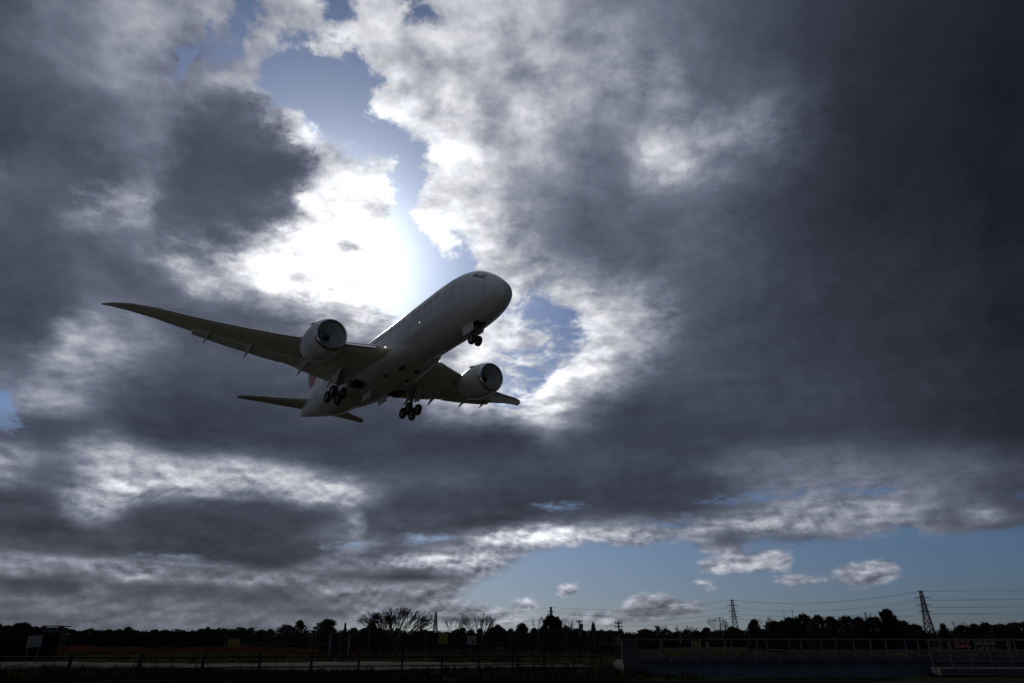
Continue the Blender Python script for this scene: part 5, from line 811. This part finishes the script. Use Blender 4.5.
# undergrowth that reads as one dark mass below the crowns
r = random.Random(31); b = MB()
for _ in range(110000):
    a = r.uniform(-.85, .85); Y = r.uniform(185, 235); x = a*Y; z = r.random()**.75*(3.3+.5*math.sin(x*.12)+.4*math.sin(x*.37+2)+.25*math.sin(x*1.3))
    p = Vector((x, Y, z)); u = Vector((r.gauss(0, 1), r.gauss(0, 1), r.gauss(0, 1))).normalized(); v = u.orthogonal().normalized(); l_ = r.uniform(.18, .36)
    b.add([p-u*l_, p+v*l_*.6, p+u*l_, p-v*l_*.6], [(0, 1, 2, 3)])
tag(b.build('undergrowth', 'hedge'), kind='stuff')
def hedge(name, label, a, b_, h, depth, seed, n):
    r = random.Random(seed); mb = MB(); a, b_ = Vector(a), Vector(b_); d = b_-a; nrm = Vector((-d.y, d.x, 0)).normalized()
    for _ in range(n):
        t = r.random(); q = a+d*t+nrm*r.uniform(-.5, .5)*depth; z = r.random()**.6*h*(1+.12*math.sin(t*d.length*1.3)+.06*math.sin(t*d.length*4))
        p = Vector((q.x, q.y, q.z+z)); u = Vector((r.gauss(0, 1), r.gauss(0, 1), r.gauss(0, 1))).normalized(); v = u.orthogonal().normalized(); l_ = r.uniform(.07, .17)
        mb.add([p-u*l_, p+v*l_*.6, p+u*l_, p-v*l_*.6], [(0, 1, 2, 3)])
    st = MB()
    for k in range(int(d.length/1.2)):
        q = a+d*((k+.5)/int(d.length/1.2)); st.bar((q.x, q.y, q.z-.1), (q.x+r.uniform(-.2, .2), q.y, q.z+h*.7), .05, .02, 5)
    t = mb.build(name, 'hedge'); tag(t, label, 'hedge'); st.build('stems', 'bark', t); return t
pa, pb = sight(-30, 640, 62), sight(58, 640, 66)
hedge('hedge', 'dark clipped hedge behind the tilted white board at the left edge', (pa.x, pa.y, 0), (pb.x, pb.y, 0), 2.05, 1.6, 5, 9000)
pa, pb = sight(70, 640, 125), sight(310, 640, 128)
hedge('hedge', 'long low dark hedge along the back of the reddish soil bank', (pa.x, pa.y, 0), (pb.x, pb.y, 0), 2.1, 2.0, 6, 12000)
pa, pb = sight(320, 640, 88), sight(615, 640, 92)
hedge('hedge', 'long dark hedge right behind the tall mesh fence', (pa.x, pa.y, 0), (pb.x, pb.y, 0), 2.1, 1.6, 7, 12000)

# ------------------------------------------------------------------ bridge with pale railings
BR = thing('footbridge', 'low bridge with pale double railings and a blue grey girder over the dark basin', 'bridge', (18, 44.6, 0))
def brp(mb, name, mat, par=None, smooth=False):
    par = par or BR; mb.v = [tuple(Vector(v)-Vector((18, 44.6, 0))) for v in mb.v]; return mb.build(name, mat, par, smooth)
D0, D1, YN, YF = 6.4, 48.0, 43.0, 46.4
b = MB(); b.box(((D0+D1)/2, (YN+YF)/2, .50), (D1-D0, YF-YN, .16)); deck = brp(b, 'deck', 'concrete')
for y in (YN+.10, YF-.10):
    b = MB(); b.box((16.4, y, .05), (18.4, .16, .74)); b.box((16.4, y, -.33), (18.4, .42, .04)); b.box((16.4, y, .405), (18.4, .42, .03))
    for k in range(10): b.box((7.6+k*1.95, y-.11, .05), (.03, .06, .70))
    brp(b, 'girder', 'girder')
    b = MB(); b.box(((D0+D1)/2, y+(-.14 if y < 45 else .14), .615), (D1-D0, .10, .10)); brp(b, 'kerb', 'concrete')
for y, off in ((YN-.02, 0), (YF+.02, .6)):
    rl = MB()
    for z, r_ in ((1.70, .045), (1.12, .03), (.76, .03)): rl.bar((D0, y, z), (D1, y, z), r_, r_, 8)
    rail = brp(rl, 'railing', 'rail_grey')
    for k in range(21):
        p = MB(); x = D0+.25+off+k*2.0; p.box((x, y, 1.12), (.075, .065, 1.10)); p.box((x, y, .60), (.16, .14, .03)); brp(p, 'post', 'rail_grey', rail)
for px in (671, 698, 725, 756, 780):
    p = MB(); x = sight(px, 658, YN-.15).x; p.box((x, YN-.205, .615), (.10, .03, .09)); p.box((x, YN-.20, .54), (.05, .02, .08)); brp(p, 'reflector', 'sign_white')
b = MB(); b.box((6.9, 44.7, -.7), (1.2, 4.2, 2.3)); brp(b, 'abutment', 'concrete')
b = MB(); b.box((6.75, 42.92, 1.06), (.9, .22, 1.22)); b.box((6.75, 42.92, 1.70), (1.0, .30, .07)); brp(b, 'end_parapet', 'concrete')
b = MB()
b.add([(25.4, 42.2, -2.7), (25.4, 47.2, -2.7), (24.6, 47.2, .40), (24.6, 42.2, .40), (34, 42.2, -2.7), (34, 47.2, -2.7), (34, 47.2, .40), (34, 42.2, .40)], [(0,1,2,3),(4,7,6,5),(0,3,7,4),(1,5,6,2),(3,2,6,7),(0,4,5,1)])
brp(b, 'abutment', 'concrete')
# ramp railing, closer and denser, where the bridge meets the right bank
RX = thing('ramp_railing', 'denser pale railing of the short ramp in front of the right end of the bridge', 'railing', (26, 40, 0))
rl = MB()
for z in (1.66, 1.1, .6): rl.bar((-2.6, 1.9, z), (9, -.6, z), .04, .04, 8)
rl = rl.build('rails', 'rail_grey', RX, True)
for k in range(13):
    t = k/12; p = MB(); p.box((-2.6+11.6*t, 1.9-2.5*t, .82), (.08, .07, 1.68)); p.build('post', 'rail_grey', RX)
p = MB(); p.box((3.4, .9, .12), (12.4, 3.2, .34), (0, 0, R(-12.2))); p.build('ramp_slab', 'concrete', RX)
# barriers on the right bank
def barrier(px, py, Y, w_, h_, label):
    q = sight(px, py, Y); t = thing('road_barrier', label, 'barrier', (q.x, q.y, .2), .1)
    for k, z in enumerate((q.z-.2, q.z-.2-h_*1.5)):
        b = MB(); b.box((0, 0, z), (w_, .06, h_)); bd = b.build('board', 'orange', t)
        st = MB()
        for i in range(3): st.box((-w_*.36+i*w_*.36, -.034, z), (w_*.12, .004, h_*.96), (0, R(30), 0))
        st.build('stripes', 'sign_white', bd)
    for s in (-1, 1):
        b = MB(); b.bar((s*w_*.42, .05, -.1), (s*w_*.42, .05, q.z), .03, .03, 6); b.box((s*w_*.42, .05, 0), (.08, .6, .06)); b.build('leg', 'steel', t)
barrier(985, 643, 50, 1.5, .28, 'wide orange barrier behind the railing at the right end of the bridge')
barrier(962, 641, 52, 1.1, .22, 'smaller orange barrier left of the wide one at the end of the bridge')

# ------------------------------------------------------------------ low dark green rail fence in the foreground
A0, ux, uy = Vector((-.2658*28.5, 28.5)), .76, .65
FN = thing('rail_fence', 'low dark green post and rail fence running across the near grass', 'fence', (A0.x, A0.y, 0))
ks = list(range(-9, 9))
def fpos(k): return Vector((2*k*ux, 2*k*uy, -(k+6)*.024+.17))
rl = MB()
for z, r_ in ((1.08, .028), (.74, .022), (.36, .022)):
    for k in ks[:-1]: rl.bar(fpos(k)+Vector((0, 0, z)), fpos(k+1)+Vector((0, 0, z)), r_, r_, 8)
rl.build('rails', 'fence_steel', FN, True)
for k in ks:
    p = MB(); q = fpos(k); p.box((q.x, q.y, q.z+.42), (.075, .075, 1.44)); p.box((q.x, q.y, q.z+1.155), (.09, .09, .03)); p.build('post', 'fence_steel', FN)

# ------------------------------------------------------------------ tall mesh fence behind the road
def mesh_fence(label, x0, x1, Y0, Y1, h, step, tall_posts=()):
    a = sight(x0, 640, Y0); b_ = sight(x1, 640, Y1); a.z = b_.z = 0; d = b_-a; n = int(d.length/step)
    t = thing('mesh_fence', label, 'fence', a)
    w_ = MB(); m_ = int(d.length/.22)
    for k in range(m_):
        p = d*(k/m_); q = d*(min(m_, k+8)/m_); q2 = d*(max(0, k-8)/m_)
        w_.bar(p+Vector((0, 0, .1)), q+Vector((0, 0, h-.05)), .004, .004, 3, False); w_.bar(p+Vector((0, 0, .1)), q2+Vector((0, 0, h-.05)), .004, .004, 3, False)
    w_.build('wire_mesh', 'steel', t)
    rl = MB()
    for z in (h, h*.5, .12): rl.bar(Vector((0, 0, z)), d+Vector((0, 0, z)), .028, .028, 6)
    rl.build('rail', 'steel', t)
    for k in range(n+1):
        p = MB(); q = d*(k/n); p.bar(q+Vector((0, 0, -.2)), q+Vector((0, 0, h+.04)), .04, .04, 8); p.build('post', 'steel', t)
    return t
mesh_fence('tall grey wire mesh fence behind the road, left of the bridge', 225, 622, 80, 82, 2.58, 3.0)
for px, lab in ((329, 'pale concrete post standing at the mesh fence below the broad domed evergreen'), (348, 'pale concrete post at the mesh fence below the gap between evergreens')):
    q = sight(px, 655, 76); t = thing('concrete_post', lab, 'post', (q.x, q.y, 0))
    b = MB(); b.box((0, 0, 1.0), (.2, .2, 2.4)); b.build('shaft', 'pole', t); b = MB(); b.box((0, 0, 2.23), (.26, .26, .08)); b.build('cap', 'pole', t)

# ------------------------------------------------------------------ signs
def sign(name, label, px, py, Y, w_, h_, mat, mark=None, tilt=0, legs=1):
    q = sight(px, py, Y); t = thing(name, label, 'sign', (q.x, q.y, 0), 0)
    b = MB(); b.box((0, 0, q.z), (w_, .04, h_), (0, R(tilt), 0)); pn = b.build('panel', mat, t)
    b = MB(); b.box((0, .03, q.z), (w_+.06, .03, h_+.06), (0, R(tilt), 0)); b.build('frame', 'steel', t)
    if mark:
        b = MB()
        for (x, z, mw, mh) in mark: b.box((x*w_, -.024, q.z+z*h_), (mw*w_, .008, mh*h_), (0, R(tilt), 0))
        b.build('marking', 'sign_black', pn)
    for k in range(legs):
        x = 0 if legs == 1 else (-.36+.72*k)*w_
        b = MB(); b.bar((x, .07, -.2), (x, .07, q.z+h_*.4), .035, .035, 8); b.build('post', 'steel', t)
    return t
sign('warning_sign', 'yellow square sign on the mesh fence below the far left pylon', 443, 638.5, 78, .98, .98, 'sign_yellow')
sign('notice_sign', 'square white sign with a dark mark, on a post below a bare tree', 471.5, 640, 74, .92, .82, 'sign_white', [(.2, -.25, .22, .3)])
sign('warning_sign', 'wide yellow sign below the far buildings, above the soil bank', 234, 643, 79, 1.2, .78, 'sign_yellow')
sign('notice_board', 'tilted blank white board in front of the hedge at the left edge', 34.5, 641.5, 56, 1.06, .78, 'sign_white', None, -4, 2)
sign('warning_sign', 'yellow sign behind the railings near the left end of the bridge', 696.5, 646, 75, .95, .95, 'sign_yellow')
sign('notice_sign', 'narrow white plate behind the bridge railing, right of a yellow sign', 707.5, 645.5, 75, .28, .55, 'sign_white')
# three pale notice panels under one dark roof
q = sight(606, 641, 96); t = thing('notice_shelter', 'dark roofed shelter with three pale panels beside the thick utility pole', 'shelter', (q.x, q.y, 0))
for k, (px, w_) in enumerate(((595, .62), (606.5, .52), (615, .72))):
    x = sight(px, 641, 96).x-q.x; b = MB(); b.box((x, 0, q.z), (w_, .05, .82)); b.build('panel', 'sign_white', t)
for px in (588.5, 600.5, 611, 620):
    x = sight(px, 641, 96).x-q.x; b = MB(); b.box((x, .1, 1.15), (.14, .14, 2.6)); b.build('post', 'bark', t)
b = MB(); b.box((0, .1, 2.56), (4.6, 1.6, .12), (R(-6), 0, 0)); b.build('roof', 'roof_dark', t)
b = MB(); b.box((0, .12, .6), (4.1, .06, .9)); b.build('skirting_board', 'bark', t)
# small barricade with two reflectors
q = sight(500, 651, 70); t = thing('road_barricade', 'small dark barricade with two white reflectors and a yellow band, by the road', 'barricade', (q.x, q.y, 0))
b = MB(); b.box((0, 0, .5), (.95, .30, .8)); b.box((0, 0, .06), (1.05, .5, .12)); b.build('body', 'roof_dark', t)
for x in (-.22, .16): b = MB(); b.bar((x, -.15, 1.02), (x, -.19, 1.02), .085, .085, 14); b.bar((x, -.13, .88), (x, -.13, 1.0), .02, .02, 6); b.build('reflector', 'sign_white', t)
b = MB(); b.box((0, -.155, .55), (.93, .02, .09)); b.build('band', 'sign_yellow', t)

# ------------------------------------------------------------------ utility poles, pylons, lines
def pole(px, top, Y, label, arms, can=None):
    q = sight(px, 640, Y); h = sight(px, top, Y).z; t = thing('utility_pole', label, 'utility pole', (q.x, q.y, 0), .2)
    b = MB(); b.bar((0, 0, -.5), (0, 0, h), .20, .13, 10); b.build('shaft', 'pole', t, True)
    for z, w_ in arms:
        b = MB(); b.box((0, 0, h-z), (w_, .12, .12)); a = b.build('crossarm', 'steel', t)
        for s in (-.46, -.2, .2, .46):
            b = MB(); b.lathe([(0, .03), (.03, .09), (.12, .09), (.16, .05), (.24, .08), (.3, .03)], (s*w_, 0, h-z+.06), (0, 0, 1), 8, True); b.build('insulator', 'sign_white', a)
    if can:
        b = MB(); b.lathe([(0, .05), (.05, .33), (.9, .33), (1.0, .24), (1.02, .02)], (.42, 0, h-can), (0, 0, 1), 14); b.build('transformer', 'steel', t, True)
    return t
pole(580, 620.5, 150, 'thin utility pole with a short arm, left of the roofed shelter', ((.3, 1.2),), 1.6)
pole(619.5, 622, 140, 'thick utility pole with a transformer, at the left end of the bridge', ((.25, 1.3), (.9, 1.5)), 2.2)
pole(722, 617, 260, 'small utility pole just left of the middle pylon', ((.4, 2.2), (1.3, 2.2)))
pole(657.5, 626, 150, 'short pole carrying a dark box, behind the bridge left of the middle pylon', ((.2, .9),), 1.1)
pole(932.5, 622, 260, 'slim utility pole right of the near pylon', ((.4, 1.6),))
pole(252, 627, 190, 'utility pole with two arms near the left end of the mesh fence', ((.3, 2.0), (1.0, 1.6)))
def pylon(x, Y, h, label, rz, wb, r_):
    t = thing('pylon', label, 'pylon', (x, Y, 0), rz); b = MB()
    def hw(z): u = z/h; return wb/2*(1-u/.62)+1.8*(u/.62) if u < .62 else 1.8-.9*(u-.62)/.38
    lv = [0, .13, .25, .36, .46, .55, .62, .68, .74, .80, .86, .92, 1.0]; cs = [(-1, -1), (1, -1), (1, 1), (-1, 1)]
    for z0, z1 in zip(lv, lv[1:]):
        a, c = hw(z0*h), hw(z1*h)
        for i in range(4):
            p, q = cs[i], cs[(i+1) % 4]
            b.bar((p[0]*a, p[1]*a, z0*h), (p[0]*c, p[1]*c, z1*h), r_, r_, 4)
            b.bar((p[0]*a, p[1]*a, z0*h), (q[0]*c, q[1]*c, z1*h), r_*.75, r_*.75, 4); b.bar((q[0]*a, q[1]*a, z0*h), (p[0]*c, p[1]*c, z1*h), r_*.75, r_*.75, 4)
            b.bar((p[0]*c, p[1]*c, z1*h), (q[0]*c, q[1]*c, z1*h), r_*.75, r_*.75, 4)
    b.build('lattice', 'pylon_steel', t)
    tips = []
    for u, w_ in ((.59, 4.6), (.72, 5.4), (.86, 5.8), (1.0, 2.2)):
        z = u*h; b = MB()
        for s in (-1, 1):
            for e in (-1, 1): b.bar((0, e*.5, z), (s*w_, 0, z), r_*.8, r_*.6, 4); b.bar((0, e*.5, z+1.1 if u < 1 else z-.8), (s*w_, 0, z), r_*.7, r_*.5, 4)
        arm = b.build('crossarm', 'pylon_steel', t)
        for s in (-1, 1):
            ln = 1.6 if u < 1 else .2
            if u < 1:
                b = MB(); b.lathe([(k*.2, .05+.10*(k % 2)) for k in range(9)], (s*w_, 0, z), (0, 0, -1), 6); b.build('insulator', 'sign_black', arm)
            tips.append(Matrix.Rotation(rz, 3, 'Z') @ Vector((s*w_, 0, z-ln)) + Vector((x, Y, 0)))
    return tips
PY = []
for px, top, Y, lab, rr_ in ((920.5, 591, 600, 'nearest lattice pylon, leaning over the trees at the right', .15), (732, 600, 780, 'lattice pylon in the middle of the skyline behind the bridge', .14),
                      (551, 607, 960, 'far lattice pylon behind the tall dark evergreen', .14), (436, 612.5, 1120, 'farthest lattice pylon, right of the fan shaped bare tree', .15)):
    q = sight(px, top, Y)
    PY.append(pylon(q.x, Y, q.z, lab, R(-20), 8.0, rr_*2.5))
def line(A, B, label, sag=7.0):
    o = sum(A, Vector())/len(A); t = thing('power_line', label, 'power line', o)
    for a, b_ in zip(A, B):
        w_ = MB(); pts = [a.lerp(b_, k/16)-o-Vector((0, 0, sag*4*(k/16)*(1-k/16))) for k in range(17)]
        for p, q in zip(pts, pts[1:]): w_.bar(p, q, .075, .075, 3, False)
        w_.build('wire', 'sign_black', t)
off = Vector((210, -130, 4))
line([p+off for p in PY[0]], PY[0], 'power lines running from the nearest pylon out of the right edge', 3)
line(PY[0], PY[1], 'sagging power lines between the nearest pylon and the middle pylon', 6)
line(PY[1], PY[2], 'sagging power lines between the middle pylon and the far pylon', 6)
line(PY[2], PY[3], 'thin power lines between the two farthest pylons', 6)

# ------------------------------------------------------------------ far buildings
def block(px0, px1, top, Y, label, floors):
    a, b_ = sight(px0, 640, Y), sight(px1, 640, Y); w_ = b_.x-a.x; h = sight((px0+px1)/2, top, Y).z
    t = thing('apartment_block', label, 'building', ((a.x+b_.x)/2, Y, 0))
    b = MB(); b.box((0, 6, h/2-.5), (w_, 12, h+1)); b.build('wall', 'wall_far', t)
    b = MB(); b.box((0, 6, h+.2), (w_+.6, 12.6, .4)); rf = b.build('roof', 'roof_dark', t)
    b = MB(); b.box((w_*.2, 6, h+1.3), (w_*.22, 4, 1.8)); b.build('roof_house', 'wall_far', rf)
    n = max(2, int(w_/3.4)); m = None
    for fl in range(floors):
        for k in range(n):
            z = h*(fl+.55)/floors; x = -w_/2+w_*(k+.5)/n
            if m is None: q = MB(); q.box((0, -.02, 0), (1.7, .12, 1.3)); m = q.mesh('window', 'glass')
            o = bpy.data.objects.new('window', m); COL.objects.link(o); o.parent = t; o.location = (x, 0, z)
block(197, 206, 629, 700, 'leftmost of three far grey blocks on the skyline above the wide yellow sign', 4)
block(208.5, 218, 630, 720, 'middle and smallest of three far grey blocks on the skyline', 4)
block(223, 240, 629.5, 700, 'widest of three far grey blocks on the skyline, the right one', 4)
q = sight(45.5, 640, 150); h = sight(45, 625.5, 150).z
t = thing('house', 'flat roofed dark house showing above the hedge at the left', 'house', (q.x, q.y, 0))
b = MB(); b.box((0, 2.5, h/2-.25), (2.3, 5, h-.2)); b.build('wall', 'roof_dark', t)
b = MB(); b.box((0, 2.5, h-.1), (2.7, 5.6, .18)); b.build('roof', 'roof_dark', t)
for x in (-.55, .55): b = MB(); b.box((x, -.02, h-1.3), (.6, .1, .8)); b.build('window', 'glass', t)
